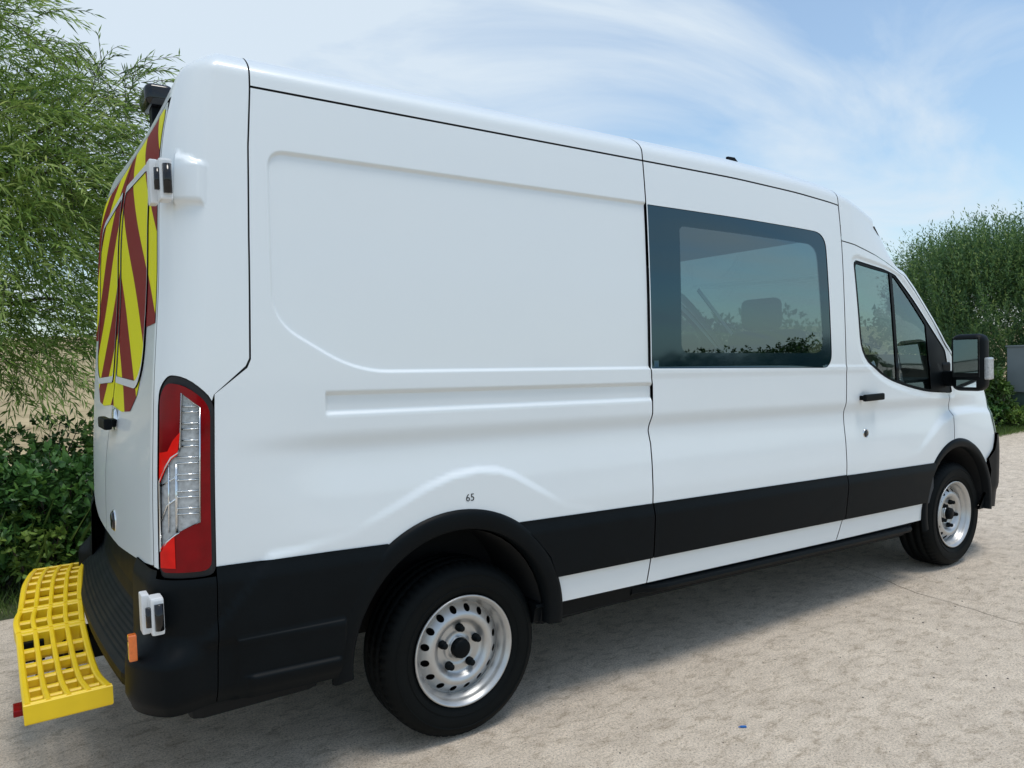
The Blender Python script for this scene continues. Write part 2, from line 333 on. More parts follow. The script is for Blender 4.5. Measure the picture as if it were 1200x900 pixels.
def panel(name, S, outer, m, parent, holes=(), h=.02, thick=.014, sg=1, extra_u=(), extra_v=(), off=0.0, uvm=False, prof=None, feat=()):
    """a sheet over polygon `outer` (minus holes) of the parameter plane of S, with its edges folded inwards"""
    loops = [resample(l, h) for l in [outer]+list(holes)]
    o = np.array(loops[0]); lo, hi = o.min(0), o.max(0)
    us = np.arange(lo[0]+h*.5, hi[0], h); vs = np.arange(lo[1]+h*.5, hi[1], h)
    us = np.unique(np.concatenate([us, np.array([u for u in extra_u if lo[0] < u < hi[0]])])); vs = np.unique(np.concatenate([vs, np.array([v for v in extra_v if lo[1] < v < hi[1]])]))
    U, Vv = np.meshgrid(us, vs); gu, gv = U.ravel(), Vv.ravel()
    keep = pip(o, gu, gv)
    for l in loops[1:]: keep &= ~pip(l, gu, gv)
    gu, gv = gu[keep], gv[keep]
    for l in feat:                      # extra vertices along a pressed edge, so that it stays crisp
        f = resample(l, .007); t = np.roll(f, -1, 0)-np.roll(f, 1, 0); t /= np.linalg.norm(t, axis=1)[:, None]+1e-12; q = np.stack([-t[:, 1], t[:, 0]], 1)
        fp = np.concatenate([f, f+q*.0045, f-q*.0045, f+q*.0092, f-q*.0092]); far = np.ones(gu.shape, bool)
        for p in f: far &= (gu-p[0])**2+(gv-p[1])**2 > .0140**2
        gu, gv = gu[far], gv[far]; k_ = pip(o, fp[:, 0], fp[:, 1]); gu = np.concatenate([gu, fp[k_, 0]]); gv = np.concatenate([gv, fp[k_, 1]])
    dmin = np.full(gu.shape, 1e9)
    for l in loops:
        for p in l: dmin = np.minimum(dmin, (gu-p[0])**2+(gv-p[1])**2)
    k2 = dmin > (h*.38)**2; gu, gv = gu[k2], gv[k2]
    pts = []; edges = []
    for l in loops:
        n0 = len(pts); pts += [Vector((float(p[0]), float(p[1]))) for p in l]; n = len(l)
        edges += [(n0+i, n0+(i+1) % n) for i in range(n)]
    nb = len(pts); pts += [Vector((float(a), float(b))) for a, b in zip(gu, gv)]
    v2, e2, f2, *_ = delaunay_2d_cdt(pts, edges, [], 0, 1e-7)
    v2 = np.array([(p.x, p.y) for p in v2]); F = np.array([list(f) for f in f2])
    c = v2[F].mean(1); ok = pip(o, c[:, 0], c[:, 1])
    for l in loops[1:]: ok &= ~pip(l, c[:, 0], c[:, 1])
    F = F[ok]
    def P(u, v, extra=0.0):
        oo = off+extra+(prof(u, v) if prof is not None else 0.0)
        return S(u, v, oo)
    sg = -sg if S is rear else sg
    nn = surf_n(lambda a, b: P(a, b), v2[:, 0], v2[:, 1], sg); V = tf(P(v2[:, 0], v2[:, 1]))
    # orientation
    if np.sum(np.cross(V[F[:, 1]]-V[F[:, 0]], V[F[:, 2]]-V[F[:, 0]])*nn[F[:, 0]]) < 0: F = F[:, ::-1]
    Vs = [V]; Ns = [nn]; Fs = [tuple(int(i) for i in f) for f in F]; UV = [v2]; base = len(V)
    if thick:
        for l in loops:
            lu, lv = l[:, 0], l[:, 1]; n = len(l)
            a = tf(P(lu, lv)); ln = surf_n(lambda p, q: P(p, q), lu, lv, sg); b = a-ln*thick
            tg = np.roll(a, -1, 0)-np.roll(a, 1, 0); sd_ = np.cross(tg, ln); sd_ /= (np.linalg.norm(sd_, axis=1)[:, None]+1e-12)
            Vs += [a, b]; Ns += [sd_, sd_]; UV += [l, l]
            Fs += [(base+i, base+(i+1) % n, base+n+(i+1) % n, base+n+i) for i in range(n)]; base += 2*n
    V = np.concatenate(Vs); N = np.concatenate(Ns); uv = np.concatenate(UV)
    return mesh_obj(name, V, Fs, m, parent, True, N, uv if uvm else None)
def ribbon(S, pts, w, off, h=.03):
    """a strip of half-width w that follows a path on the skin at depth off"""
    p = resample(pts+[pts[-1]], h) if False else None
    P = []
    for i in range(len(pts)-1):
        a = np.array(pts[i], float); b = np.array(pts[i+1], float); n = max(1, int(np.linalg.norm(b-a)/h)); P += [a+(b-a)*k/n for k in range(n)]
    P.append(np.array(pts[-1], float)); P = np.array(P)
    t = np.gradient(P, axis=0); t /= np.linalg.norm(t, axis=1)[:, None]+1e-12; q = np.stack([-t[:, 1], t[:, 0]], 1)
    A = P+q*w; B = P-q*w; V = np.concatenate([tf(S(A[:, 0], A[:, 1], off)), tf(S(B[:, 0], B[:, 1], off))]); n = len(P)
    return V, [(i, i+1, n+i+1, n+i) for i in range(n-1)]

# ------------------------------------------------------------------ the van
van = empty('panel_van', (1.8, 0, 0)); tag(van, 'white high-roof crew van with yellow and red rear chevrons parked on the concrete', 'van')
BODY = van
def place(o):      # parts are modelled in place; keep their world position under the empty
    o.location = tuple(Vector(o.location)-Vector(van.location)) ; return o
G = .0035         # half a panel gap
DS = -.80; SL = .982; BP = 2.474; FS_ = 3.675
seamD = [(DS+.012, 2.395), (DS, 2.2), (DS-.006, 1.9), (DS-.010, 1.50), (DS-.022, 1.472), (-.926, 1.389)]
SLD = [(.976, 2.397), (.978, 2.195), (.974, 1.452), (.985, 1.378), (.985, 1.241), (.971, 1.164), (.980, 1.105), (.970, .83), (.962, .58), (.943, .47)]
BPL = [(2.472, 2.397), (2.474, 2.173), (2.474, 1.826), (2.482, 1.345), (2.477, 1.20), (2.469, 1.009), (2.462, .812), (2.43, .58), (2.385, .47)]
DTOP = [(2.474, 2.173), (2.60, 2.170), (2.711, 2.160), (2.85, 2.146), (2.959, 2.124), (3.03, 2.10), (3.096, 2.066), (3.20, 1.998), (3.325, 1.912), (3.43, 1.825), (3.545, 1.728), (3.66, 1.620), (3.79, 1.495)]
FND = [(3.80, 1.475), (3.81, 1.30), (3.735, 1.262), (3.690, 1.252), (3.676, 1.04), (3.663, .97)]
def shift(path, du, dv=0): return [(a+du, b+dv) for a, b in path]
def arc(cx, cz, r, a0, a1, n=16, sx=1.0): return [(cx+r*sx*math.cos(R(a0+(a1-a0)*k/n)), cz+r*math.sin(R(a0+(a1-a0)*k/n))) for k in range(n+1)]
ARC_R = (-.043, .415, .505)      # rear arch flare outer: centre X, Z, radius
ARC_F = (3.715, .52, .445)
# --- rear quarter panel
ra = arc(ARC_R[0], ARC_R[1], ARC_R[2]-.03, 150, -7, 26)
top_b = .835
q_out = [(p[0]+G, p[1]) for p in seamD[:1]]
quarter = [(DS+.012+G, 2.395)] + shift(SLD[:8], -G) 
# down to the black strip, along it to the arch, over the arch, along the bumper top to the lamp
quarter[1:2] = [(SLD[0][0]-G, 2.395)]
zs = top_b-.01
ra_w = arc(ARC_R[0], ARC_R[1], ARC_R[2]-.02, 57, 121, 16)
quarter += [(ra_w[0][0]+.05, zs)] + ra_w + [(ra_w[-1][0]-.05, zs), (-.926+.002, zs+.005), (-.926+.002, 1.389-G)]
quarter += [(p[0]+G*.8, p[1]-G*.8) for p in seamD[::-1][1:-1]]
rq = panel('rear_quarter_panel', wrap, quarter, PAINT, van, h=.0115, feat=[RECESS], extra_v=[1.373, 1.376, 1.379, 1.30, 1.306, 1.312, 1.318, 1.2, 1.235], extra_u=[-.552, -.558])
# white sill piece between the arch and the door
low1 = [(.42, .585), (SLD[8][0]-G, .585), (SLD[9][0]-G, .472), (.43, .472)]
lw = panel('lower_body_panel', wrap, low1, PAINT, rq, h=.03)
def strip_prof(u, v): return .004+.014*ss(.838, .775, v)+0*u
stp1 = [(.225, .838), (SLD[7][0]-G, .835), (SLD[8][0]-G, .588), (.415, .588), (.38, .68), (.31, .76)]
st1 = panel('rub_strip', wrap, stp1, BLACK, rq, h=.02, prof=strip_prof, extra_v=[.775])
# --- sliding door
sd_out = shift(SLD[:8], G); sd_out[0] = (SLD[0][0]+G, 2.395)
sliding = [(SLD[0][0]+G, 2.395), (BPL[0][0]-G, 2.395)] + shift(BPL[1:6], -G) + [(BPL[6][0]-G, zs), (SLD[7][0]+G, zs)] + shift(SLD[1:7], G)[::-1]
wh = [(.99, 2.201), (2.325, 2.201), (2.351, 1.437), (.984, 1.447)]
win_hole = rnd([(SLD[1][0]+G-.0005+.006, 2.199), (2.324, 2.199), (2.350, 1.438), (SLD[2][0]+G+.006, 1.448)], [.004, .10, .09, .004], 7)
sdoor = panel('sliding_door', wrap, sliding, PAINT, van, holes=[win_hole], h=.014, extra_v=[1.43, 1.44, 1.2, 1.235])
sg_out = rnd([(SLD[1][0]+G+.008, 2.197), (2.322, 2.197), (2.348, 1.440), (SLD[2][0]+G+.008, 1.450)], [.004, .10, .09, .004], 7)
sg_in = rnd([(1.190, 2.118), (2.24, 2.118), (2.275, 1.52), (1.178, 1.52)], [.03, .09, .07, .05], 7)
swf = panel('window_border', wrap, sg_out, FRIT, sdoor, holes=[sg_in], h=.03, off=-.003, thick=.005)
swg = panel('window_glass', wrap, sg_in, GLASS_T, sdoor, h=.025, off=-.003, thick=0)
st2 = panel('rub_strip', wrap, [(SLD[7][0]+G, .835), (BPL[6][0]-G, .835), (BPL[7][0]-G-.0, .588), (SLD[8][0]+G, .588)], BLACK, sdoor, h=.02, prof=strip_prof, extra_v=[.775])
lw2 = panel('lower_body_panel', wrap, [(SLD[8][0]+G, .585), (BPL[7][0]-G, .585), (BPL[8][0]-G, .472), (SLD[9][0]+G, .472)], PAINT, sdoor, h=.03)
# --- front door
fa_w = arc(ARC_F[0], ARC_F[1], ARC_F[2]-.02, 96, 140, 10)
fd = [(BPL[1][0]+G, 2.173-G)] + [(a-G*.5, b-G*1.2) for a, b in DTOP[1:]] + [(3.79, 1.475), (3.80, 1.30), (3.735-G, 1.262-G)] + [(3.690-G, 1.25), (3.676-G, 1.04), (3.668-G, .955)] \
   + [p for p in fa_w if p[0] < 3.66-G] + [(ARC_F[0]-.42, zs-.005)] + [(BPL[6][0]+G, zs)] + shift(BPL[2:6], G)[::-1]
WFH = WIN_F(.004)
fdoor = panel('front_door', wrap, fd, PAINT, van, holes=[WFH], h=.014, extra_v=[1.43, 1.44, 1.2, 1.235])
fwg_out = WIN_F(-.002)
wf_in = rnd([(2.612, 2.045), (3.02, 2.012), (3.035, 1.352), (2.907, 1.388), (2.665, 1.51)], [.04, .01, .01, .1, .1], 5)
wf_q = rnd([(3.052, 1.997), (3.10, 1.975), (3.28, 1.845), (3.46, 1.70), (3.46, 1.29), (3.40, 1.294), (3.173, 1.328), (3.065, 1.352)], [.01, .05, .05, .01, .01, .05, .05, .01], 4)
fwf = panel('window_surround', wrap, fwg_out, BLACK, fdoor, holes=[wf_in, wf_q], h=.03, off=-.004, thick=.01)
fwg = panel('window_glass', wrap, wf_in, GLASS_C, fdoor, h=.05, off=-.009, thick=0)
fwq = panel('window_glass', wrap, wf_q, GLASS_C, fdoor, h=.05, off=-.009, thick=0)
st3 = panel('rub_strip', wrap, [(BPL[6][0]+G, .832), (3.43, .828), (3.36, .75), (3.30, .588), (BPL[7][0]+G, .588)], BLACK, fdoor, h=.02, prof=strip_prof, extra_v=[.775])
lw3 = panel('lower_body_panel', wrap, [(BPL[7][0]+G, .585), (3.285, .585), (3.275, .478), (BPL[8][0]+G, .472)], PAINT, fdoor, h=.03)
# --- fender
fa_f = arc(ARC_F[0], ARC_F[1], ARC_F[2]-.02, 30, 98, 12)
fen = [(3.668+G, .965), (3.676+G, 1.04), (3.690+G, 1.255), (3.735+G, 1.262+G), (3.812, 1.302), (3.80+G, 1.47), (3.86, 1.455), (4.0, 1.40), (4.17, 1.325), (4.30, 1.25), (4.24, 1.10), (4.26, .96), (4.205, .86), (4.13, .80)] + fa_f
fender = panel('front_wing', wrap, fen, PAINT, van, h=.016)
# --- black arch flares
def flare(name, c, r0, r1, a0, a1, parent, depth=.05, outy=.019):
    """half-round moulding standing proud of the wing, with a lip folded into the wheel well"""
    n = 56; prof = [(r0, .002), (r0-.008, outy*.8), (r0-.022, outy), (r1+.012, outy), (r1+.002, outy-.006), (r1, -depth)]
    V = []; F = []
    ang = np.radians(np.linspace(a0, a1, n+1))
    for (r, o) in prof:
        u = c[0]+r*np.cos(ang)*1.0; v = c[1]+r*np.sin(ang); base = wrap(np.clip(u, -9, 9), v, 0.0)
        y0 = -np.maximum(1.0, np.abs(wrap(np.full(len(u), c[0]), np.full(len(u), .9), 0.)[:, 1])) if False else base[:, 1]
        P = base.copy(); P[:, 1] = np.minimum(base[:, 1], -1.005+.0*u)-o
        P[:, 1] = -1.028-o*.9 if name == 'wheel_arch_trim' and c[0] > 2 else P[:, 1]
        V.append(tf(P))
    V = np.concatenate(V); m = n+1
    for j in range(len(prof)-1):
        for i in range(n): F.append((j*m+i, j*m+i+1, (j+1)*m+i+1, (j+1)*m+i))
    return mesh_obj(name, V, F, BLACK, parent, True)
fl_r = flare('wheel_arch_trim', ARC_R, ARC_R[2], ARC_R[2]-.078, -3, 187, van)
fl_f = flare('wheel_arch_trim', ARC_F, ARC_F[2], ARC_F[2]-.058, -9, 195, van)
# --- rear bumper: side pieces, corner, rear face, ribbed step
bs = [(-.925, .835), (-.55, .833), (-.34, .83)] + [p for p in arc(ARC_R[0], ARC_R[1], ARC_R[2]-.03, 124, 184, 12)] + [(-.55, .385), (-.75, .385), (-.925, .385)]
def bump_prof(u, v): return .004+.014*ss(.84, .775, v)+.011*ss(.595, .588, v)*ss(-.875, -.865, u)*ss(-.50, -.51, u)+.012*ss(.466, .460, v)*ss(-.84, -.83, u)*ss(-.52, -.53, u)-.02*ss(.44, .38, v)
bside = panel('rear_bumper', wrap, bs, BLACK, van, h=.02, prof=bump_prof, extra_v=[.765, .596, .592, .587, .467, .463, .459], extra_u=[-.875, -.866, -.51, -.50])
bc = [(-.928, .806), (-.928, .385), (-1.40, .385), (-1.40, .83), (-1.165, .830), (-1.162, .806)]
bcorner = panel('bumper_corner', wrap, bc, BLACK, bside, h=.02, prof=lambda u, v: bump_prof(u, v)+.060*ss(-.94, -1.06, u)*ss(.63, .54, v)*ss(-1.40, -1.22, u), extra_v=[.765, .588, .582, .47, .455])
# --- corner panel with lamp
LAMP = rnd([(-.926, .815), (-.926, 1.36), (-1.01, 1.435), (-1.11, 1.440), (-1.155, 1.395), (-1.155, .815)], [.03, .04, .06, .04, .03, .03], 4)
LAMPh = rnd([(-.925, .808), (-.925, 1.366), (-1.01, 1.442), (-1.11, 1.447), (-1.160, 1.40), (-1.160, .808)], [.03, .04, .06, .04, .03, .03], 4)
DRE = -1.191         # door edge (t)
corner = [(DS+.012-G, 2.56)] + [(p[0]-G*.8, p[1]+G*.8) for p in seamD[:-1]] + [(-.924, 1.396)] + LAMPh[5:5] 
corner = [(DS+.012-G, 2.56), (DS+.012-G, 2.395), (DS-G, 2.2), (DS-.006-G, 1.9), (DS-.010-G, 1.50), (DS-.022-G, 1.475), (-.9265, 1.385)] + [(a-.001 if a < -1.1 else a, b+.0025) for a, b in LAMPh if b > 1.352] + [(-1.1635, 1.35), (-1.1635, .834), (DRE, .838), (DRE, 2.56)]
cp = panel('corner_panel', wrap, corner, PAINT, van, h=.016, thick=.014)
lamp = empty('tail_lamp'); lamp.parent = van
hous = panel('lamp_gasket', wrap, LAMPh, SEAL, lamp, h=.03, off=-.004, thick=.02)
inn = rnd([(-.939, .828), (-.939, 1.352), (-1.012, 1.418), (-1.105, 1.424), (-1.143, 1.385), (-1.143, .828)], [.03, .04, .06, .04, .03, .03], 4)
# clear reversing and indicator window inside the red lens
clear = [(-.970, 1.345), (-1.028, 1.392), (-1.030, 1.222), (-1.038, 1.206), (-1.070, 1.190), (-1.105, 1.160), (-1.139, 1.115), (-1.139, .892), (-1.10, .925), (-1.05, .950), (-.970, .985)]
redp = panel('red_lens', wrap, inn, REDL, lamp, holes=[clear], h=.02, off=.006, thick=.012)
br1 = panel('brake_lens', wrap, [(-1.140, 1.105), (-1.10, 1.156), (-1.065, 1.186), (-1.04, 1.197), (-1.030, 1.27), (-1.060, 1.245), (-1.09, 1.21), (-1.138, 1.205)], REDB, lamp, h=.02, off=.008, thick=.001)
br2 = panel('brake_lens', wrap, [(-1.138, .842), (-1.138, .902), (-1.10, .928), (-1.055, .945), (-1.052, .842)], REDB, lamp, h=.02, off=.008, thick=.001)
clp = panel('clear_lens', wrap, clear, LAMPG, lamp, h=.02, off=-.001, thick=.0)
rim = MB()
def pathtube(mb, S, pts, off, r, closed=True, n=6):
    p = list(pts)+([pts[0]] if closed else []); q = np.array(p, float); P = tf(S(q[:, 0], q[:, 1], off)); mb.tube([tuple(a) for a in P], r, n)
pathtube(rim, wrap, clear, .007, .0028)
for z0 in np.linspace(1.03, 1.35, 7):
    for dz in (0, -.018):
        if z0+dz < 1.355: pathtube(rim, wrap, [(-.972, z0+dz), (-1.026 if z0 > 1.2 else -1.046, z0+dz)], .003, .0026, False)
for u_ in (-1.046, -1.05, -1.09): pathtube(rim, wrap, [(u_, .955), (u_, 1.17)], .002, .0028, False)
pathtube(rim, wrap, [(-1.046, 1.13), (-1.135, 1.10)], .002, .0025, False); pathtube(rim, wrap, [(-1.05, 1.06), (-1.10, 1.04), (-1.135, .99)], .002, .003, False)
rimo = rim.build('lamp_chrome', CHROME, lamp)
# --- rear doors (right one; the left one is its mirror image)
YD = .925
dz0 = .90
door_r = [(-YD, 2.30), (-YD+.02, 2.338), (-YD+.06, 2.350), (-.004, 2.374), (-.004, .80), (-.35, .80), (-.60, .815), (-.80, .828), (-YD, .842)]
rdoor = panel('rear_door', rear, door_r, PAINT, van, h=.02, sg=1)
chev_out = [(-YD+.012, 2.285), (-YD+.035, 2.318), (-YD+.10, 2.335), (-.010, 2.357), (-.010, 1.32), (-.30, 1.305), (-.50, 1.315), (-.62, 1.375), (-.70, 1.47), (-.715, 1.61), (-YD+.012, 1.615)]
GW = rnd([(-.755, 2.155), (-.055, 2.195), (-.055, 1.44), (-.62, 1.425), (-.73, 1.50)], [.12, .03, .03, .09, .06], 6)
GWo = rnd([(-.760, 2.182), (-.050, 2.224), (-.050, 1.414), (-.627, 1.398), (-.736, 1.490)], [.14, .03, .03, .10, .07], 6)
def chev(name, poly, off, parent, holes=()):
    o = panel(name, rear, poly, CHEV, parent, holes=holes, h=.03, off=off, thick=.0012, uvm=True); return o
# the film stops at a moulded frame round the window; the glass carries film as well
cv1 = chev('chevron_marking', chev_out, .0022, rdoor, [GWo])
frm = panel('window_frame', rear, GWo, WHITEP, rdoor, holes=[GW], h=.02, off=.007, thick=.008)
cv2 = chev('chevron_marking', GW, .004, rdoor)
# --- roof
def roofS(X, s, off=0.0):
    """s runs over the roof from gutter (0) to gutter (1): up the side face, across, down"""
    X = np.asarray(X, float); s = np.asarray(s, float); off = np.broadcast_to(off, X.shape)
    L1 = .16-.003; L2 = 2.06; tot = 2*L1+L2; d = s*tot
    A = skin('s', X, 2.403+np.clip(d, 0, L1), off); B = skin('t', X, -1.03+np.clip(d-L1, 0, L2), off)
    C = skin('s', X, 2.403+np.clip(tot-d, 0, L1), off)*np.array([1, -1, 1])
    return np.where((d <= L1)[..., None], A, np.where((d <= L1+L2)[..., None], B, C))
roof = panel('roof', roofS, [(DS+.012+G, 0), (BP-G, 0), (BP-G, 1), (DS+.012+G, 1)], PAINT, van, h=.012, extra_u=[], thick=.012) if False else None
def gridpanel(name, S, us, vs, m, parent, sg=1):
    U, Vv = np.meshgrid(us, vs, indexing='ij'); u, v = U.ravel(), Vv.ravel(); P = tf(S(u, v)); N = surf_n(S, u, v, sg); n = len(vs)
    F = [(i*n+j, (i+1)*n+j, (i+1)*n+j+1, i*n+j+1) for i in range(len(us)-1) for j in range(n-1)]
    a, b, c = P[F[0][0]], P[F[0][1]], P[F[0][2]]
    if np.dot(np.cross(b-a, c-a), N[F[0][0]]) < 0: F = [f[::-1] for f in F]
    return mesh_obj(name, P, F, m, parent, True, N)
sv = np.concatenate([np.linspace(0, .16, 40), np.linspace(.16, .84, 30)[1:], np.linspace(.84, 1, 40)[1:]])
def roof_ribs(X, s, off=0.0):
    P = roofS(X, s, off); y = P[..., 1]; rib = .006*np.clip(np.cos(y*2*math.pi/.26)*3, -1, 1)*ss(.75, .65, np.abs(y)); P[..., 2] += rib*ss(-.6, -.4, X)*ss(2.4, 2.2, X); return P
roof = gridpanel('roof', roof_ribs, np.linspace(DS+.012+G, SL-.006-G, 45), sv, PAINT, van)
roof2 = gridpanel('roof', roof_ribs, np.linspace(SL-.006+G, BP-G, 45), sv, PAINT, van)
# rear cap: top strip behind the seam and the header above the doors
def capS(X, y, off=0.0): return skin('t', X, y, off)
cap = gridpanel('roof_rear_cap', capS, np.linspace(XB, DS+.012-G, 26), np.concatenate([np.linspace(-1.03, -.8, 16), np.linspace(-.8, .8, 24)[1:-1], np.linspace(.8, 1.03, 16)]), PAINT, van)
capr = panel('rear_header', rear, [(-.929, 2.352), (-.83, 2.356), (0, 2.380), (.83, 2.356), (.929, 2.352), (.929, 2.56), (-.929, 2.56)], PAINT, van, h=.03)
# --- cab roof, pillars, windscreen, bonnet
def XW(y): return 2.87+.14*(1-np.clip(np.abs(y)/1.03, 0, 1)**2)
def cabroofS(a, s, off=0.0):
    a = np.asarray(a, float); s = np.asarray(s, float); L1 = .157; tot = 2*L1+2.06; d = s*tot; y = np.clip(d-L1, 0, 2.06)-1.03
    X = BP+G+(XW(y)-BP-G)*a; return roofS(X, s, off)
cabroof = gridpanel('cab_roof', cabroofS, np.linspace(0, 1, 16), sv, PAINT, van)
# side piece between door top and windscreen edge
nP = 30
lowp = np.array(DTOP)+np.array([0, G]); 
def interp_path(P, n):
    P = np.array(P, float); L = np.concatenate([[0], np.cumsum(np.linalg.norm(np.diff(P, axis=0), axis=1))]); t = np.linspace(0, L[-1], n); return np.stack([np.interp(t, L, P[:, i]) for i in range(P.shape[1])], 1)
lo_ = interp_path([(BP+G, 2.173+G)]+[(a+G*.5, b+G) for a, b in DTOP[1:]], 60)
hi2 = interp_path([(BP+G, 2.403), (2.87, 2.403)], 24)
hi3 = tf(skin('s', hi2[:, 0], hi2[:, 1], 0.0))
lo3 = tf(wrap(lo_[:, 0], lo_[:, 1], 0.0))
k_top = int(np.argmin(np.abs(lo_[:, 0]-2.93)))
apex = hi3[-1]
pil = lo3[k_top:].copy(); s_ = np.linspace(0, 1, len(pil))[:, None]
edge3 = pil+np.array([.015, .060, .045])*np.clip(1-s_*.55, 0, 1); edge3[0] = apex
blend = np.clip(np.arange(len(pil))/8, 0, 1)[:, None]; edge3 = (pil+(apex-pil[0])*(1-blend)+(np.array([.022, .055, .045])*(1-.5*s_))*blend)
up3 = np.concatenate([interp_path(hi3, k_top), edge3]); 
rows = []
for f_ in np.linspace(0, 1, 9):
    row = lo3*(1-f_)+up3*f_
    bul = np.sin(f_*math.pi)*.012
    wgt = np.clip((np.arange(60)-k_top)/6, 0, 1)[:, None]
    row = row+np.array([.35, -1, .5])*bul*wgt*.9
    # behind the pillar the sheet follows the body side
    if f_ not in (0, 1):
        uu = lo_[:, 0]; zc_ = lo_[:, 1]*(1-f_)+np.interp(uu, hi2[:, 0], hi2[:, 1])*f_
        sk = tf(skin('s', uu, zc_, 0.0)); row = row*wgt+sk*(1-wgt)
    rows.append(row)
Vp = np.concatenate(rows); Fp = [(j*60+i, j*60+i+1, (j+1)*60+i+1, (j+1)*60+i) for j in range(8) for i in range(59)]
apil = mesh_obj('windscreen_pillar', Vp, Fp, PAINT, van, True)
E3 = edge3                                   # windscreen side edge, world space, near side
ny_ = 25; vv = np.linspace(-1, 1, ny_); topn = len(E3)
Wp = []
for i in range(topn):
    e = E3[i]; f_ = i/(topn-1)
    tX = (.14*(1-f_)+.26*f_+.05*math.sin(f_*math.pi))
    for q in vv: Wp.append((e[0]+tX*(1-q*q), e[1]*-q if False else -abs(e[1])*(-q) if False else abs(e[1])*q, e[2]+(.035*(1-f_)+.0*f_)*(1-q*q)))
Wp = np.array(Wp).reshape(topn, ny_, 3)        # the glass meets the front edge of the cab roof
rt_ = tf(cabroofS(np.full(ny_, 1.), (.157+(vv*.97+1)*1.03)/(2*.157+2.06))); rt_[0] = Wp[0, 0]; rt_[-1] = Wp[0, -1]
Wp = (Wp+(rt_-Wp[0])[None]*(1-np.linspace(0, 1, topn))[:, None, None]**1.5).reshape(-1, 3)
Fw = [(i*ny_+j, (i+1)*ny_+j, (i+1)*ny_+j+1, i*ny_+j+1) for i in range(topn-1) for j in range(ny_-1)]
wscreen = mesh_obj('windscreen', Wp, Fw, GLASS_C, van, True)
wsl = MB(); wsl.tube([tuple(e+np.array([.004, .0, .004])) for e in E3], .006, 6).build('windscreen_seal', SEAL, wscreen)
# bonnet
bE = tf(wrap(np.array([3.80, 3.86, 4.0, 4.17, 4.30, 4.45, 4.65, 4.9, 5.2]), np.array([1.475, 1.458, 1.403, 1.328, 1.262, 1.225, 1.19, 1.165, 1.15]), 0.0))
bE = interp_path(bE, 30); Bp = []
cowl = np.array(Wp).reshape(topn, ny_, 3)[-1]
for i in range(30):
    f_ = i/29; e = bE[i]
    for j, q in enumerate(vv):
        p = np.array([e[0], abs(e[1])*q, e[2]+.045*(1-f_)*(1-q**4)+.03*math.sin(f_*3.14)*(1-q*q)]); p[0] = e[0]+.26*(1-q*q)*(1-f_)
        Bp.append(p)
Bp = np.array(Bp); bonnet = mesh_obj('bonnet', Bp, [(i*ny_+j, (i+1)*ny_+j, (i+1)*ny_+j+1, i*ny_+j+1) for i in range(29) for j in range(ny_-1)], PAINT, van, True)
# front face: headlamp, grille, bumper
hl = panel('headlamp', wrap, rnd([(4.245, 1.10), (4.305, 1.25), (4.45, 1.215), (4.66, 1.10), (4.60, .98), (4.27, .965)], .03, 4), LAMPG, van, h=.03, off=-.004)
hlc = panel('headlamp_lens', wrap, rnd([(4.245, 1.10), (4.305, 1.25), (4.45, 1.215), (4.66, 1.10), (4.60, .98), (4.27, .965)], .03, 4), GLASS_C, hl, h=.03, off=.006, thick=0)
grl = panel('grille', wrap, [(4.615, .97), (4.675, 1.10), (4.70, 1.18), (5.2, 1.145), (5.2, .80), (4.70, .80)], BLACK, van, h=.04, off=-.01)
gb = MB()
for z_ in (.86, .95, 1.04):
    q = np.linspace(4.64, 5.2, 14); gb.tube([tuple(p) for p in tf(wrap(q, np.full(14, z_), .004))], .012, 6)
gbo = gb.build('grille_bar', CHROME, grl)
fb_out = [(4.205, .855), (4.26, .957), (4.60, .965), (4.69, .795), (5.2, .795), (5.2, .40), (4.6, .40), (4.25, .46), (4.02, .46), (4.125, .60), (4.15, .72), (4.11, .80)]
fbump = panel('front_bumper', wrap, fb_out, BLACK, van, h=.025, off=.018)
# --- sill and side step
def sweep(name, prof, xs, m, parent, yfun=None):
    V = []; F = []; n = len(prof)
    for x in xs:
        for (y, z) in prof: V.append((x, (y if yfun is None else yfun(x, y)), z))
    for i in range(len(xs)-1):
        for j in range(n-1): F.append((i*n+j, i*n+j+1, (i+1)*n+j+1, (i+1)*n+j))
    F += [tuple(range(n))[::-1], tuple(range((len(xs)-1)*n, len(xs)*n))]
    return mesh_obj(name, tf(V), F, m, parent)
sill = sweep('sill', [(-.90, .474), (-1.008, .474), (-1.011, .462), (-1.0, .455), (-.985, .395), (-.95, .375), (-.85, .375)], np.linspace(.34, 3.15, 30), BLACK, van)
stepf = lambda x, y: y if y > -1.0 else -1.0+(y+1.0)*float(ss(.88, 1.05, x)*ss(3.22, 3.12, x))
sstep = sweep('side_step', [(-.95, .468), (-1.018, .462), (-1.046, .452), (-1.05, .440), (-1.04, .425), (-.98, .40)], np.linspace(.88, 3.2, 40), BLACK, sill, stepf)
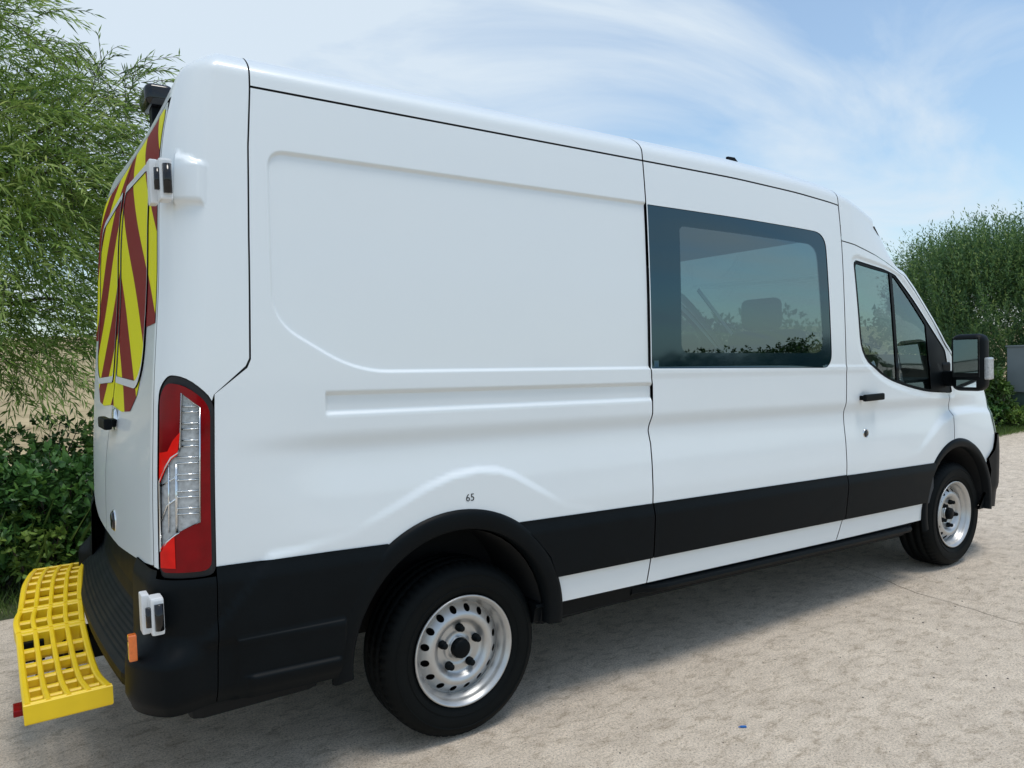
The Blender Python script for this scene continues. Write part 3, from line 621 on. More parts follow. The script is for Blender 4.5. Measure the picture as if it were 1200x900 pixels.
# --- seals behind the gaps, rear inner pillars
rb = [ribbon(wrap, seamD+[(-.93, 1.38)], .018, -.012), ribbon(wrap, SLD, .018, -.012), ribbon(wrap, BPL, .018, -.012),
      ribbon(wrap, DTOP, .018, -.014), ribbon(wrap, [(3.80, 1.475), (3.81, 1.30), (3.735, 1.262), (3.690, 1.252), (3.676, 1.04), (3.668, .95)], .018, -.014),
      ribbon(wrap, [(DS, 2.399), (BP, 2.399)], .014, -.012), ribbon(wrap, [(DRE, .84), (DRE, 2.30), (DRE-.03, 2.35), (-1.3, 2.358)], .025, -.014),
      ribbon(rear, [(-.9, 2.36), (0, 2.38), (.9, 2.36)], .03, -.014), ribbon(rear, [(0, 2.37), (0, .8)], .03, -.014),
      ribbon(wrap, [(-1.16, .80), (-1.3, .80)], .07, -.02), ribbon(wrap, [(.44, .586), (3.3, .586)], .015, -.012), ribbon(wrap, [(.4, .83), (3.5, .83)], .02, -.012),
      ribbon(roofS, [(DS+.012, 0), (DS+.012, 1)], .02, -.012, .01), ribbon(roofS, [(SL-.006, 0), (SL-.006, 1)], .02, -.012, .01), ribbon(roofS, [(BP, 0), (BP, 1)], .02, -.012, .01)]
sl = MB()
for V_, F_ in rb: sl.add(V_, F_, True)
seals = sl.build('door_seal', SEAL, van)

# --- wheels
def make_wheel(x, steer=0.0):
    w = empty('wheel', (x, -.98, .345)); w.parent = van
    # tyre: outer side at h=0, inner at h=.225 (towards +Y)
    RT = .349; prof = [(.212, .016), (.222, .004), (.240, -.004), (.262, -.010), (.285, -.012), (.305, -.010), (.3205, -.002), (.333, .010), (.3415, .022), (.3455, .034), (.3475, .046), (.339, .048), (.339, .058), (.3485, .060), (.3492, .095), (.340, .097), (.340, .108), (.3492, .110), (.3492, .145), (.340, .147), (.340, .158), (.3485, .160), (.3470, .190), (.340, .205), (.325, .217), (.29, .225), (.22, .210)]
    def mod(j, k, r, h):
        if 8 <= j <= 10 and k % 4 == 0: return r-.007, h
        if j in (13, 14, 17, 18) and (k+j) % 4 == 0: return r-.004, h
        return r, h
    ty = MB().lathe(prof, 240, mod=mod).build('tyre', RUBBER, w)
    rg = MB()
    for rr, hh in ((.300, -.0125), (.252, -.009)): rg.lathe([(rr-.003, hh+.001), (rr, hh-.0022), (rr+.003, hh+.001)], 96)
    rg.build('tyre_ridge', RUBBER, w)
    # rim barrel
    MB().lathe([(.203, .19), (.205, .07), (.199, .058), (.186, .052), (.186, .040), (.197, .034), (.2005, .020), (.203, .008), (.2165, .004), (.2195, .000), (.2195, -.004), (.216, -.007), (.2115, -.005), (.209, .000), (.203, .004), (.1985, .016), (.1955, .031), (.184, .038), (.1835, .056)], 96).build('rim', STEEL, w)
    # disc with round holes, as a height over the wheel plane
    dr = np.array([0, .034, .040, .048, .060, .068, .096, .104, .112, .122, .132, .142, .152, .166, .176, .184]); dh = np.array([.044, .044, .0445, .053, .055, .050, .050, .044, .030, .022, .020, .023, .031, .044, .054, .058])
    rr_ = np.linspace(0, .184, 185); hh_ = np.convolve(np.pad(np.interp(rr_, dr, dh), 3, mode='edge'), np.ones(7)/7, 'valid')
    def S(u, v, off=0.0):
        r = np.hypot(u, v); return np.stack([u, np.interp(r, rr_, hh_)-off, v], -1)
    n = 90; outer = [(.184*math.cos(2*math.pi*k/n), .184*math.sin(2*math.pi*k/n)) for k in range(n)]; holes = []
    for k in range(16):
        a = 2*math.pi*(k+.4)/16; c = (.1595*math.cos(a), .1595*math.sin(a))
        holes.append([(c[0]+.0138*math.cos(a)*math.cos(t)-.0138*math.sin(a)*math.sin(t), c[1]+.0138*math.sin(a)*math.cos(t)+.0138*math.cos(a)*math.sin(t)) for t in np.linspace(0, 2*math.pi, 17)[:-1]])
    global tf
    keep = tf; tf = lambda P: np.atleast_2d(np.asarray(P, float))
    panel('wheel_disc', S, outer, STEEL, w, holes=holes, h=.006, thick=.005, sg=1); tf = keep
    MB().lathe([(.0001, .100), (.205, .105), (.203, .19)], 32).build('brake_drum', DARK, w)
    MB().lathe([(.0, .012), (.028, .013), (.0365, .018), (.0385, .026), (.0385, .050)], 32).build('centre_cap', GLOSSB if False else BLACK, w)
    MB().lathe([(.040, .046), (.0415, .040), (.044, .0395), (.046, .046)], 40).build('hub_ring', STEEL, w)
    for k in range(5):
        a = 2*math.pi*(k+.22)/5; c = (.080*math.cos(a), 0, .080*math.sin(a))
        MB().lathe([(.0, .014), (.0095, .0145), (.0125, .019), (.0125, .034), (.0165, .036), (.0165, .050)], 12, c=c).build('wheel_nut', BLACK, w)
    return w
wr = make_wheel(0.0)
def copy_tree(o, parent):
    c = o.copy(); COL.objects.link(c); c.parent = parent
    for ch in [x for x in bpy.data.objects if x.parent == o]: copy_tree(ch, c)
    return c
wf = copy_tree(wr, van); wf.location = (3.75, -.985, .345); wf.rotation_euler = (0, R(27), R(1.0))
wl = copy_tree(wr, van); wl.location = (0, .98, .345); wl.scale = (1, -1, 1)
wl2 = copy_tree(wr, van); wl2.location = (3.75, .98, .345); wl2.scale = (1, -1, 1)
# wheel wells and underbody
ub = MB()
ub.box((.55, -.90, .40), (3.18, .90, .50), MRAKE); ub.box((-1.08, -.88, .40), (-.56, .88, .52), MRAKE); ub.box((-.6, -.60, .42), (.6, .60, .60), MRAKE); ub.box((3.15, -.55, .42), (4.6, .55, .62), MRAKE)
ub.box((-.98, -.74, .24), (-.50, .74, .46), None, .05); ub.box((.55, -.70, .23), (2.95, .70, .45), None, .04); ub.box((-.12, -.80, .26), (.12, .80, .42)); ub.box((3.6, -.8, .27), (3.9, .8, .40))  # low boxes for spare wheel, tank and axles, added to darken the ground below
ub.tube([T1((-.9, -.45, .36)), T1((1.2, -.45, .36)), T1((3, -.4, .36))], .05, 10); ub.tube([(0, -.85, .345), (0, .85, .345)], .07, 12)
under = ub.build('underbody', DARK, van)
def well(c, r):
    w = MB(); n = 24
    for y0, y1 in ((-1.0, -.66),):
        V = []; F = []
        for k in range(n+1):
            a = R(-4+188*k/n); x = c[0]+r*math.cos(a); z = c[1]+r*math.sin(a); V += [T1((x, y0, z)), T1((x, y1, z))]
        for k in range(n): F.append((2*k, 2*k+1, 2*k+3, 2*k+2))
        w.add(V, F, True); w.add([T1((c[0], y1, c[1]))]+[V[2*k+1] for k in range(n+1)], [(0, k+1, k+2) for k in range(n)])
    return w.build('wheel_well', DARK, van)
ww1 = well((ARC_R[0], ARC_R[1]), ARC_R[2]-.085); ww2 = well((ARC_F[0], ARC_F[1]), ARC_F[2]-.058)

# --- hinges, handles, badge, antenna, mirror
def hinge(c, s=1.0):
    h = empty('hinge'); h.parent = van
    x, y, z = c
    a = MB().box((x-.026, y-.030, z-.058*s), (x+.012, y+.035, z+.058*s), bev=.008).build('hinge_plate', WHITEP, h)
    b = MB().box((x-.045, y+.020, z-.062*s), (x-.022, y+.075, z+.062*s), bev=.004).build('hinge_leaf', WHITEP, h)
    k = MB().tube([(x-.004, y-.034, z-.040*s), (x-.004, y-.034, z+.040*s)], .013, 12).tube([(x-.030, y-.016, z-.03*s), (x-.030, y-.016, z+.03*s)], .010, 10).build('hinge_pin', GLOSSB, h)
    return h
hu = hinge((-1.012, -1.015, 2.08), 1.1); hlw = hinge((-1.100, -1.022, .742))
def hinge_copy(h):
    c = h.copy(); c.scale = (1, -1, 1); COL.objects.link(c); c.parent = van
    for ch in [x for x in bpy.data.objects if x.parent == h]: d = ch.copy(); COL.objects.link(d); d.parent = c
def sp(S, u, v, off=0.0): return Vector(tf(S(np.array([u]), np.array([v]), off))[0])
hd = MB(); p0, p1 = sp(wrap, 2.605, 1.262, .03), sp(wrap, 2.80, 1.262, .03)
hd.box((p0.x, p0.y-.012, p0.z-.020), (p1.x, p0.y+.010, p0.z+.020), bev=.009); hd.box((p0.x+.005, p0.y, p0.z-.012), (p0.x+.03, p0.y+.04, p0.z+.012)); hd.box((p1.x-.03, p0.y, p0.z-.012), (p1.x-.005, p0.y+.04, p0.z+.012))
handle = hd.build('door_handle', BLACK, fdoor)
p = sp(wrap, 2.672, 1.055, .002); lk = MB().lathe([(.0, -.004), (.018, -.004), (.022, .0), (.022, .006)], 24, c=tuple(p)).build('door_lock', GLOSSB, fdoor)
lkr = MB().lathe([(.022, -.001), (.024, -.003), (.027, -.001), (.028, .004)], 24, c=tuple(p)).build('lock_ring', CHROME, fdoor)
p = sp(rear, -.14, 1.255, .0); rh = MB().box((p.x-.050, p.y-.10, p.z-.022), (p.x-.020, p.y+.12, p.z+.022), bev=.008).box((p.x-.03, p.y-.05, p.z-.015), (p.x+.02, p.y+.05, p.z+.015)).build('door_handle', BLACK, rdoor)
rh2 = MB().lathe([(.0, -.006), (.055, -.004), (.06, .004)], 24, axis='X', c=tuple(p)).build('handle_bowl', CHROME, rdoor)
p = sp(rear, -.25, .88, .0); ov = MB().lathe([(.0, -.012), (.030, -.011), (.039, -.005), (.040, .008)], 28, axis='X', c=tuple(p)).build('round_badge', GLOSSB, rdoor); ovr = MB().lathe([(.0395, -.002), (.0435, -.001), (.045, .006)], 28, axis='X', c=tuple(p)).build('badge_ring', CHROME, rdoor)
# white figures over the rear wheel: 65
tc_ = bpy.data.curves.new('wheel_number', 'FONT'); tc_.body = '65'; tc_.size = .040; tc_.extrude = .0003; tc_.align_x = 'CENTER'; tc_.align_y = 'CENTER'
tmo = bpy.data.objects.new('wheel_number', tc_); COL.objects.link(tmo); dg = bpy.context.evaluated_depsgraph_get(); me = bpy.data.meshes.new_from_object(tmo.evaluated_get(dg)); bpy.data.objects.remove(tmo)
num = bpy.data.objects.new('wheel_number', me); me.materials.append(SEAL); p = sp(wrap, .007, .960, .0012); num.location = p; num.rotation_euler = (R(90), 0, 0); link(num, rq)
# antenna
ANTX, ANTY = 1.96, -.72
p = sp(top, ANTX, ANTY, 0); an = MB(); an.add([(p.x-.06, p.y-.02, p.z-.01), (p.x+.10, p.y-.02, p.z-.01), (p.x+.10, p.y+.02, p.z-.01), (p.x-.06, p.y+.02, p.z-.01), (p.x-.055, p.y-.007, p.z+.088), (p.x+.0, p.y-.008, p.z+.088), (p.x+.0, p.y+.008, p.z+.088), (p.x-.055, p.y+.007, p.z+.088)], [(0, 1, 5, 4), (1, 2, 6, 5), (2, 3, 7, 6), (3, 0, 4, 7), (4, 5, 6, 7), (0, 3, 2, 1)])
ant = an.build('antenna', BLACK, van)
# mirror
mr_ = empty('wing_mirror'); mr_.parent = van
def rbox(lo, hi, bev, seg=4):
    bm = bmesh.new(); bmesh.ops.create_cube(bm, size=1)
    for v in bm.verts: v.co = Vector([v.co[i]*(hi[i]-lo[i])+(hi[i]+lo[i])/2 for i in range(3)])
    bmesh.ops.bevel(bm, geom=bm.edges[:], offset=bev, segments=seg, profile=.5, affect='EDGES'); return bm
def bmo(name, bm, m, parent, smooth=True):
    me = bpy.data.meshes.new(name); bm.to_mesh(me); bm.free(); me.materials.append(m)
    if smooth: me.polygons.foreach_set('use_smooth', np.ones(len(me.polygons), bool))
    return link(bpy.data.objects.new(name, me), parent)
MX = 3.62
mh = bmo('mirror_housing', rbox((MX, -1.228, 1.172), (MX+.13, -1.025, 1.535), .05, 5), BLACK, mr_)
mg = panel if False else None
mgl = MB().box((MX-.006, -1.205, 1.290), (MX-.002, -1.058, 1.500), bev=.0).build('mirror_glass', mat('mirror_silver', (.75, .82, .82), .02, metal=1, noise=(2, .02)), mr_)
mfr = MB().box((MX-.004, -1.212, 1.262), (MX+.004, -1.048, 1.510), bev=.0).build('mirror_frame', GLOSSB, mr_)
mg2 = MB().box((MX-.006, -1.195, 1.20), (MX-.002, -1.075, 1.245), bev=.0).build('wide_angle_glass', MAT['mirror_silver'], mr_)
for g_ in (mgl, mg2, mfr): pass
mar = MB().box((MX+.04, -1.07, 1.20), (MX+.12, -.90, 1.30), bev=.02).box((MX+.03, -.965, 1.18), (MX+.16, -.90, 1.36), bev=.02).build('mirror_arm', BLACK, mr_)
mi = MB().box((MX+.035, -1.248, 1.245), (MX+.115, -1.215, 1.385), bev=.012).build('mirror_indicator', LAMPG, mr_)
# beacon / reversing camera pod high on the rear
bcn = bmo('rear_beacon', rbox((-.915, -.09, 2.60), (-.80, .09, 2.690), .028, 4), GLOSSB, van)
MB().box((-.885, -.035, 2.48), (-.825, .035, 2.63), bev=.008).build('beacon_bracket', BLACK, van)

# --- rear bumper face and ribbed step
RBV = []; ys = np.linspace(-.935, .935, 61)
def bx_(y): return -1.203+.055*np.abs(y)**2+3.8*np.maximum(0, np.abs(y)-.80)**2
def ramp(zs_, off_):  # profile along x from the door to the shelf edge
    pass
V = []; F = []; prof = [(.115, .80), (.108, .66), (.100, .612), (.094, .600)]
for k in range(16): prof += [(.092-.0058*k, .597-.0066*k+(.0025 if k % 2 else 0))]
prof += [(-.004, .488), (-.011, .480), (-.012, .465), (-.008, .44), (.02, .415), (.06, .405)]
for y in ys:
    for (dx, z) in prof: V.append((float(bx_(y))+dx-.005, y*1.0, z+.0*y))
n_ = len(prof)
for i in range(len(ys)-1):
    for j in range(n_-1): F.append((i*n_+j, i*n_+j+1, (i+1)*n_+j+1, (i+1)*n_+j))
F += [tuple(range(n_))[::-1], tuple(range((len(ys)-1)*n_, len(ys)*n_))]
rstep = mesh_obj('bumper_step', tf(V), F, BLACK, bside, False)
orm = MB().box((-1.184, -.984, .598), (-1.160, -.955, .680), bev=.004).build('side_marker', ORANGE, van)
tow = MB().box((-1.35, .02, .30), (-1.0, .20, .40), bev=.01).box((-1.46, -.05, .36), (-1.38, .27, .44), bev=.005).build('tow_bracket', BLACK, van)

# --- yellow grid step across the tow bar
ystep = empty('rear_access_step'); ystep.parent = van
yk = np.array([-.78, -.66, -.55, -.35, -.15, 0, .1, .25, .4, .55, .72, .92]); zk = np.array([.467, .443, .427, .420, .440, .470, .492, .506, .528, .538, .536, .510])
yf = np.linspace(-.78, .92, 171); zf_ = np.convolve(np.pad(np.interp(yf, yk, zk), 6, mode='edge'), np.ones(13)/13, 'valid')
def ygeo(s, t, h=0.0):     # s = y, t = 0 (bumper side) .. 1 (outer side)
    xr = np.interp(s, [-.78, -.5, 0, .3, .6, .92], [-1.225, -1.240, -1.243, -1.228, -1.200, -1.160]); xl = np.interp(s, [-.78, 0, .2, .5, .92], [-1.452, -1.462, -1.452, -1.430, -1.372])
    return np.stack([xr+(xl-xr)*t, s+0*t, np.interp(s, yf, zf_)+h], -1)
def ybar(mb, pts, wdir, w, h0, h1):
    """square rib along pts (list of (s,t)); wdir 's' or 't' = direction of its width"""
    P = np.array(pts, float); dw = np.array([w/2, 0]) if wdir == 's' else np.array([0, w/2/.235]); n = len(P); V = []
    ce = .22*w
    for q, hh in ((P-dw, h0), (P-dw, h1-ce), (P-dw*.55, h1), (P+dw*.55, h1), (P+dw, h1-ce), (P+dw, h0)): V.append(ygeo(q[:, 0], q[:, 1], hh))
    V = np.concatenate(V); F = []
    for j in range(6):
        for i in range(n-1): F.append((j*n+i, j*n+i+1, ((j+1) % 6)*n+i+1, ((j+1) % 6)*n+i))
    F += [tuple(j*n for j in range(6)), tuple(j*n+n-1 for j in range(5, -1, -1))]
    mb.add(V, F, False)
for (a, b, rows_, skirt, bowl) in ((-.765, -.005, 6, .065, 0), (.0, .205, 2, .05, .012), (.212, .90, 6, .045, 0)):
    mb = MB(); sN = np.linspace(a, b, 14); bo = bowl*np.sin(np.linspace(0, math.pi, 14))/.235
    for ti in range(5):
        t = ti/4; w = .024 if ti in (0, 4) else .019; ybar(mb, [(s, t+(bo[i] if ti > 0 else 0)*(ti/4)) for i, s in enumerate(sN)], 't', w, -.045, .004)
    for k in range(rows_+1):
        s = a+(b-a)*k/rows_; e_ = k in (0, rows_); tt = np.linspace(-.045, 1.045, 6)
        if e_: s = s+(.009 if k == 0 else -.009)
        ybar(mb, [(s, t) for t in tt], 's', .022 if e_ else .028, (-skirt if e_ else -.034), (.0035 if e_ else -.006))
        if not e_: ybar(mb, [(s-.004, t) for t in tt], 's', .010, -.045, -.012)
    if a < -.5:
        for s_0 in (a-.001,): ybar(mb, [(s_0, t) for t in np.linspace(-.05, 1.05, 6)], 's', .012, -.060, .0)
    mb.build('step_section', YELLOW, ystep)
yb = MB(); 
for t in (.3, .75): yb.tube([tuple(p) for p in ygeo(np.linspace(-.62, .80, 12), np.full(12, t), -.062)], .014, 8)
yb.build('step_support', BLACK, ystep)
yr = MB().box((-1.492, -.62, .375), (-1.452, -.54, .395), bev=.003).build('step_reflector', REDL, ystep)

# --- interior
inr = MB()
inr.box((.93, -.93, .50), (.96, .93, 2.42), MRAKE); inr.box((.95, -.95, .50), (3.6, .95, .56), MRAKE)
for s in (-1, 1): inr.box((.96, s*.985, .56), (2.45, s*.965, 1.44), MRAKE); inr.box((2.50, s*.985, .56), (3.5, s*.965, 1.28), MRAKE)
inr.box((3.55, -.92, .56), (3.62, .92, 1.25), MRAKE); inr.box((3.30, -.92, 1.15), (3.72, .92, 1.36), MRAKE, .04)
interior = inr.build('interior_lining', LININGM, van)
hdl = MB(); hdl.box((.97, -.88, 2.40), (2.45, .88, 2.43), MRAKE); hdl.add([T1(p) for p in [(2.45, -.88, 2.40), (2.45, .88, 2.40), (2.86, .80, 2.25), (2.86, -.80, 2.25)]], [(0, 1, 2, 3)]); headl = hdl.build('headlining', mat('headlining_grey', (.10, .105, .10), .9, noise=(30, .1)), van)
def seat(x, y, w, heads):
    s = empty('seat'); s.parent = van
    bmo('seat_cushion', rbox((x, y-w/2, .86), (x+.50, y+w/2, 1.0), .05), CLOTH, s)
    bm = rbox((-.07, -w/2, 0), (.07, w/2, .66), .05); bmesh.ops.rotate(bm, cent=(0, 0, 0), matrix=Matrix.Rotation(R(-12), 3, 'Y'), verts=bm.verts); bmesh.ops.translate(bm, vec=(x, y, .95), verts=bm.verts); bmo('backrest', bm, CLOTH, s)
    for hy in heads:
        bm = rbox((-.05, -.13, 0), (.05, .13, .19), .04); bmesh.ops.translate(bm, vec=(x-.16, hy, 1.60), verts=bm.verts); bmo('headrest', bm, CLOTH, s)
        [MB().tube([(x-.14, hy+e, 1.52), (x-.16, hy+e, 1.64)], .008).build('headrest_post', CHROME, s) for e in (-.06, .06)]
    MB().box((x+.05, y-w/2+.05, .56), (x+.45, y+w/2-.05, .87)).build('seat_base', LININGM, s)
seat(2.54, -.55, .52, [-.55]); seat(2.54, .45, .85, [.25, .66]); seat(1.32, 0, 1.62, [-.55, 0, .55])
stw = MB(); a_ = [Vector((3.16, -.50, 1.28))+Vector((.09*math.sin(t), .19*math.cos(t), .17*math.sin(t))) for t in np.linspace(0, 2*math.pi, 25)]; stw.tube(a_, .016, 8, False); stw.tube([(3.16, -.69, 1.28), (3.16, -.31, 1.28)], .02); stw.tube([(3.16, -.5, 1.28), (3.4, -.5, 1.15)], .035)
stw.build('steering_wheel', LININGM, van)
pole_bar = MB().box((-.010, -.003, -.168), (.010, .003, .168)); bo_ = pole_bar.build('pole_reflection_bar', WHITEP, van); bo_.rotation_euler = (0, R(-47), 0); bo_.location = (1.60, -.88, 1.685)  # white bar added behind the side glass in place of a pole's reflection

# the far side of the van: shared meshes, mirrored
for o in (rq, sdoor, fdoor, fender, cp, bside, rdoor):
    c = o.copy(); c.scale = (1, -1, 1); COL.objects.link(c); c.parent = van
    for ch in [x for x in bpy.data.objects if x.parent == o and x is not num and x is not rstep and not (o is rdoor and x in (rh, rh2, ov, ovr))]: d = ch.copy(); COL.objects.link(d); d.parent = c
for o in (fl_r, fl_f, sill, apil, hl, grl, fbump, ww1, ww2): twin(o)
for o in (lamp, mr_):
    c = o.copy(); c.scale = (1, -1, 1); COL.objects.link(c); c.parent = van
    for ch in [x for x in bpy.data.objects if x.parent == o]: d = ch.copy(); COL.objects.link(d); d.parent = c
# parts were modelled in world coordinates: shift them under the empty
for o in [x for x in bpy.data.objects if x.parent == van]: o.location = tuple(Vector(o.location)-Vector((1.8, 0, 0)))
#SETTING
# ================================================================== setting
def ground_mat():
    m, nt, b = mat_nodes('concrete')
    t = nt.nodes.new('ShaderNodeTexCoord'); L = nt.links.new
    def noise(s, d, r=.6, sc=None, dist=0):
        n = nt.nodes.new('ShaderNodeTexNoise'); n.inputs['Scale'].default_value = s; n.inputs['Detail'].default_value = d; n.inputs['Roughness'].default_value = r; n.inputs['Distortion'].default_value = dist
        if sc:
            mp_ = nt.nodes.new('ShaderNodeMapping'); mp_.inputs['Scale'].default_value = sc; L(t.outputs['Object'], mp_.inputs[0]); L(mp_.outputs[0], n.inputs['Vector'])
        else: L(t.outputs['Object'], n.inputs['Vector'])
        return n
    def ramp(inp, stops):
        c = nt.nodes.new('ShaderNodeValToRGB'); e = c.color_ramp.elements
        while len(e) < len(stops): e.new(.5)
        for q, (p, col) in zip(e, stops): q.position = p; q.color = (*col, 1)
        L(inp, c.inputs[0]); return c
    def mix(kind, f, a, bb):
        x = nt.nodes.new('ShaderNodeMix'); x.data_type = 'RGBA'; x.blend_type = kind
        if isinstance(f, float): x.inputs[0].default_value = f
        else: L(f, x.inputs[0])
        L(a, x.inputs[6]); L(bb, x.inputs[7]); return x
    big = noise(.7, 5); mid = noise(7, 6, .65); grit = noise(110, 6, .85); fine = noise(420, 2, .8)
    streak = noise(11, 8, .78, (1, 1.8, 1), .5)
    base = ramp(big.outputs[0], [(.3, (.76, .64, .505)), (.7, (.88, .75, .60))])
    m1 = ramp(mid.outputs[0], [(.3, (.80, .79, .78)), (.6, (1, 1, 1))]); c1 = mix('MULTIPLY', 1.0, base.outputs[0], m1.outputs[0])
    s1 = ramp(streak.outputs[0], [(.50, (1.04, 1.04, 1.04)), (.57, (.84, .82, .79)), (.68, (.62, .59, .55))]); c2 = mix('MULTIPLY', 1.0, c1.outputs[2], s1.outputs[0])
    g1 = ramp(grit.outputs[0], [(.36, (.16, .15, .14)), (.43, (.72, .70, .68)), (.52, (1, 1, 1)), (.66, (1.18, 1.17, 1.15))]); c3 = mix('MULTIPLY', 1.0, c2.outputs[2], g1.outputs[0])
    f1 = ramp(fine.outputs[0], [(.34, (.45, .45, .45)), (.52, (1.0, 1.0, 1.0)), (.7, (1.12, 1.12, 1.12))]); c4 = mix('MULTIPLY', .8, c3.outputs[2], f1.outputs[0])
    L(c4.outputs[2], b.inputs['Base Color']); b.inputs['Roughness'].default_value = .85
    ad = nt.nodes.new('ShaderNodeMath'); ad.operation = 'ADD'; L(grit.outputs[0], ad.inputs[0]); L(fine.outputs[0], ad.inputs[1])
    ad2 = nt.nodes.new('ShaderNodeMath'); ad2.operation = 'MULTIPLY_ADD'; ad2.inputs[1].default_value = 1.5; L(streak.outputs[0], ad2.inputs[0]); L(ad.outputs[0], ad2.inputs[2])
    bp = nt.nodes.new('ShaderNodeBump'); bp.inputs['Strength'].default_value = .6; bp.inputs['Distance'].default_value = .006; L(ad2.outputs[0], bp.inputs['Height']); L(bp.outputs[0], b.inputs['Normal'])
    return m
CONC = ground_mat()
def field_mat(name, c1, c2, sc, st=(1, 1, 1)):
    m, nt, b = mat_nodes(name); t = nt.nodes.new('ShaderNodeTexCoord'); mp_ = nt.nodes.new('ShaderNodeMapping'); mp_.inputs['Scale'].default_value = st
    n = nt.nodes.new('ShaderNodeTexNoise'); n.inputs['Scale'].default_value = sc; n.inputs['Detail'].default_value = 9; n.inputs['Roughness'].default_value = .65
    nt.links.new(t.outputs['Object'], mp_.inputs[0]); nt.links.new(mp_.outputs[0], n.inputs['Vector'])
    c = nt.nodes.new('ShaderNodeValToRGB'); c.color_ramp.elements[0].position = .35; c.color_ramp.elements[1].position = .65; c.color_ramp.elements[0].color = (*c1, 1); c.color_ramp.elements[1].color = (*c2, 1)
    nt.links.new(n.outputs[0], c.inputs[0]); nt.links.new(c.outputs[0], b.inputs['Base Color']); b.inputs['Roughness'].default_value = .95
    bp = nt.nodes.new('ShaderNodeBump'); bp.inputs['Strength'].default_value = .5; bp.inputs['Distance'].default_value = .05; nt.links.new(n.outputs[0], bp.inputs['Height']); nt.links.new(bp.outputs[0], b.inputs['Normal'])
    return m
EARTH = field_mat('grass_earth', (.035, .05, .018), (.08, .09, .035), 3)
DRY = field_mat('dry_grass', (.30, .22, .11), (.52, .40, .22), .6, (1, 1, 4))
gs = 1500
gr = mesh_obj('ground', [(-gs, -gs, -.02), (gs, -gs, -.02), (gs, gs, -.02), (-gs, gs, -.02)], [(0, 1, 2, 3)], EARTH); tag(gr, kind='structure')
# gently rising dry field beyond the hedge
V = []; F = []; nx_, ny2 = 60, 30
for j in range(ny2):
    for i in range(nx_):
        y = 9+(j/(ny2-1))**1.6*260; x = -150+i*6.5+ (y-9)*.1; z = .0+max(0, (y-9))*.047-((max(0, y-150))**2)*.00012+.25*math.sin(x*.09)*math.sin(y*.05)*min(1, (y-9)/30); V.append((x, y, z-.015))
F = [(j*nx_+i, j*nx_+i+1, (j+1)*nx_+i+1, (j+1)*nx_+i) for j in range(ny2-1) for i in range(nx_-1)]
fld = mesh_obj('dry_field_hill', V, F, DRY, smooth=True); tag(fld, kind='structure')
# concrete yard in slabs, with an uneven open joint between them
def slab(x0, x1, j0, j1):
    n = 80; ysl = np.linspace(-40, 2.02, n); rs = np.random.default_rng(3)
    def jit(x, on):
        w = np.cumsum(rs.normal(0, .012, n)); w -= np.linspace(0, w[-1], n); return x+w*on-.02*0*ysl
    a = jit(x0, j0)+.0025; 
    return a
ysl = np.concatenate([np.linspace(-40, -4, 12)[:-1], np.linspace(-4, 2.3, 90)])
rs = np.random.default_rng(5); jw = np.cumsum(rs.normal(0, .010, len(ysl))); jw -= np.linspace(jw[0], jw[-1], len(ysl)); jx = 2.98+jw-(ysl+1)*-.10*0
jx = 2.98+jw+.16*(ysl+1.4); far_y = lambda x: 1.99+.05*math.sin(x*.9)+.03*math.sin(x*2.7)+max(0, x-8)*.03
def slab_mesh(name, left, right):
    V = []; F = []; n = len(ysl); cols = 40
    for i in range(n):
        xa, xb = left[i], right[i]
        for c in range(cols+1):
            x = xa+(xb-xa)*c/cols; y = ysl[i] if i < n-1 else ysl[i]; sc = (far_y(x)+40)/(2.3+40); y = -40+(y+40)*sc; V.append((x, y, 0.0))
    m = cols+1
    for i in range(n-1):
        for c in range(cols): F.append((i*m+c, i*m+c+1, (i+1)*m+c+1, (i+1)*m+c))
    b0 = len(V)
    for side in (0, cols):
        for i in range(n): x, y, z = V[i*m+side]; V.append((x, y, -.03))
    for i in range(n-1): F.append((i*m, (i+1)*m, b0+i+1, b0+i)); F.append((i*m+cols, b0+n+i, b0+n+i+1, (i+1)*m+cols))
    b1 = len(V)
    for c in range(m): x, y, z = V[(n-1)*m+c]; V.append((x, y, -.03))
    for c in range(cols): F.append(((n-1)*m+c, (n-1)*m+c+1, b1+c+1, b1+c))
    o = mesh_obj(name, V, F, CONC); tag(o, kind='structure'); return o
slab_mesh('concrete_pavement', np.full(len(ysl), -30.), jx-.0035)
slab_mesh('concrete_pavement', jx+.0035, np.full(len(ysl), 60.))

# ------------------------------------------------------------------ foliage
def leaf_mat(name, cols, trans=.35, rough=.5):
    m, nt, b = mat_nodes(name); a = nt.nodes.new('ShaderNodeAttribute'); a.attribute_name = 'leaf'
    c = nt.nodes.new('ShaderNodeValToRGB'); e = c.color_ramp.elements
    while len(e) < len(cols): e.new(.5)
    for i, (q, col) in enumerate(zip(e, cols)): q.position = i/(len(cols)-1); q.color = (*col, 1)
    nt.links.new(a.outputs['Fac'], c.inputs[0]); nt.links.new(c.outputs[0], b.inputs['Base Color']); b.inputs['Roughness'].default_value = rough; b.inputs['Specular IOR Level'].default_value = .4
    tr = nt.nodes.new('ShaderNodeBsdfTranslucent'); nt.links.new(c.outputs[0], tr.inputs[0]); ms = nt.nodes.new('ShaderNodeMixShader'); ms.inputs[0].default_value = trans
    o = nt.nodes['Material Output']; nt.links.new(b.outputs[0], ms.inputs[1]); nt.links.new(tr.outputs[0], ms.inputs[2]); nt.links.new(ms.outputs[0], o.inputs[0]); return m
WILLOW = leaf_mat('willow_leaf', [(.06, .12, .03), (.16, .26, .05), (.34, .47, .10), (.56, .64, .22)], .45)
BROAD = leaf_mat('broad_leaf', [(.02, .06, .018), (.05, .13, .03), (.10, .22, .05), (.20, .34, .06)], .28, .38)
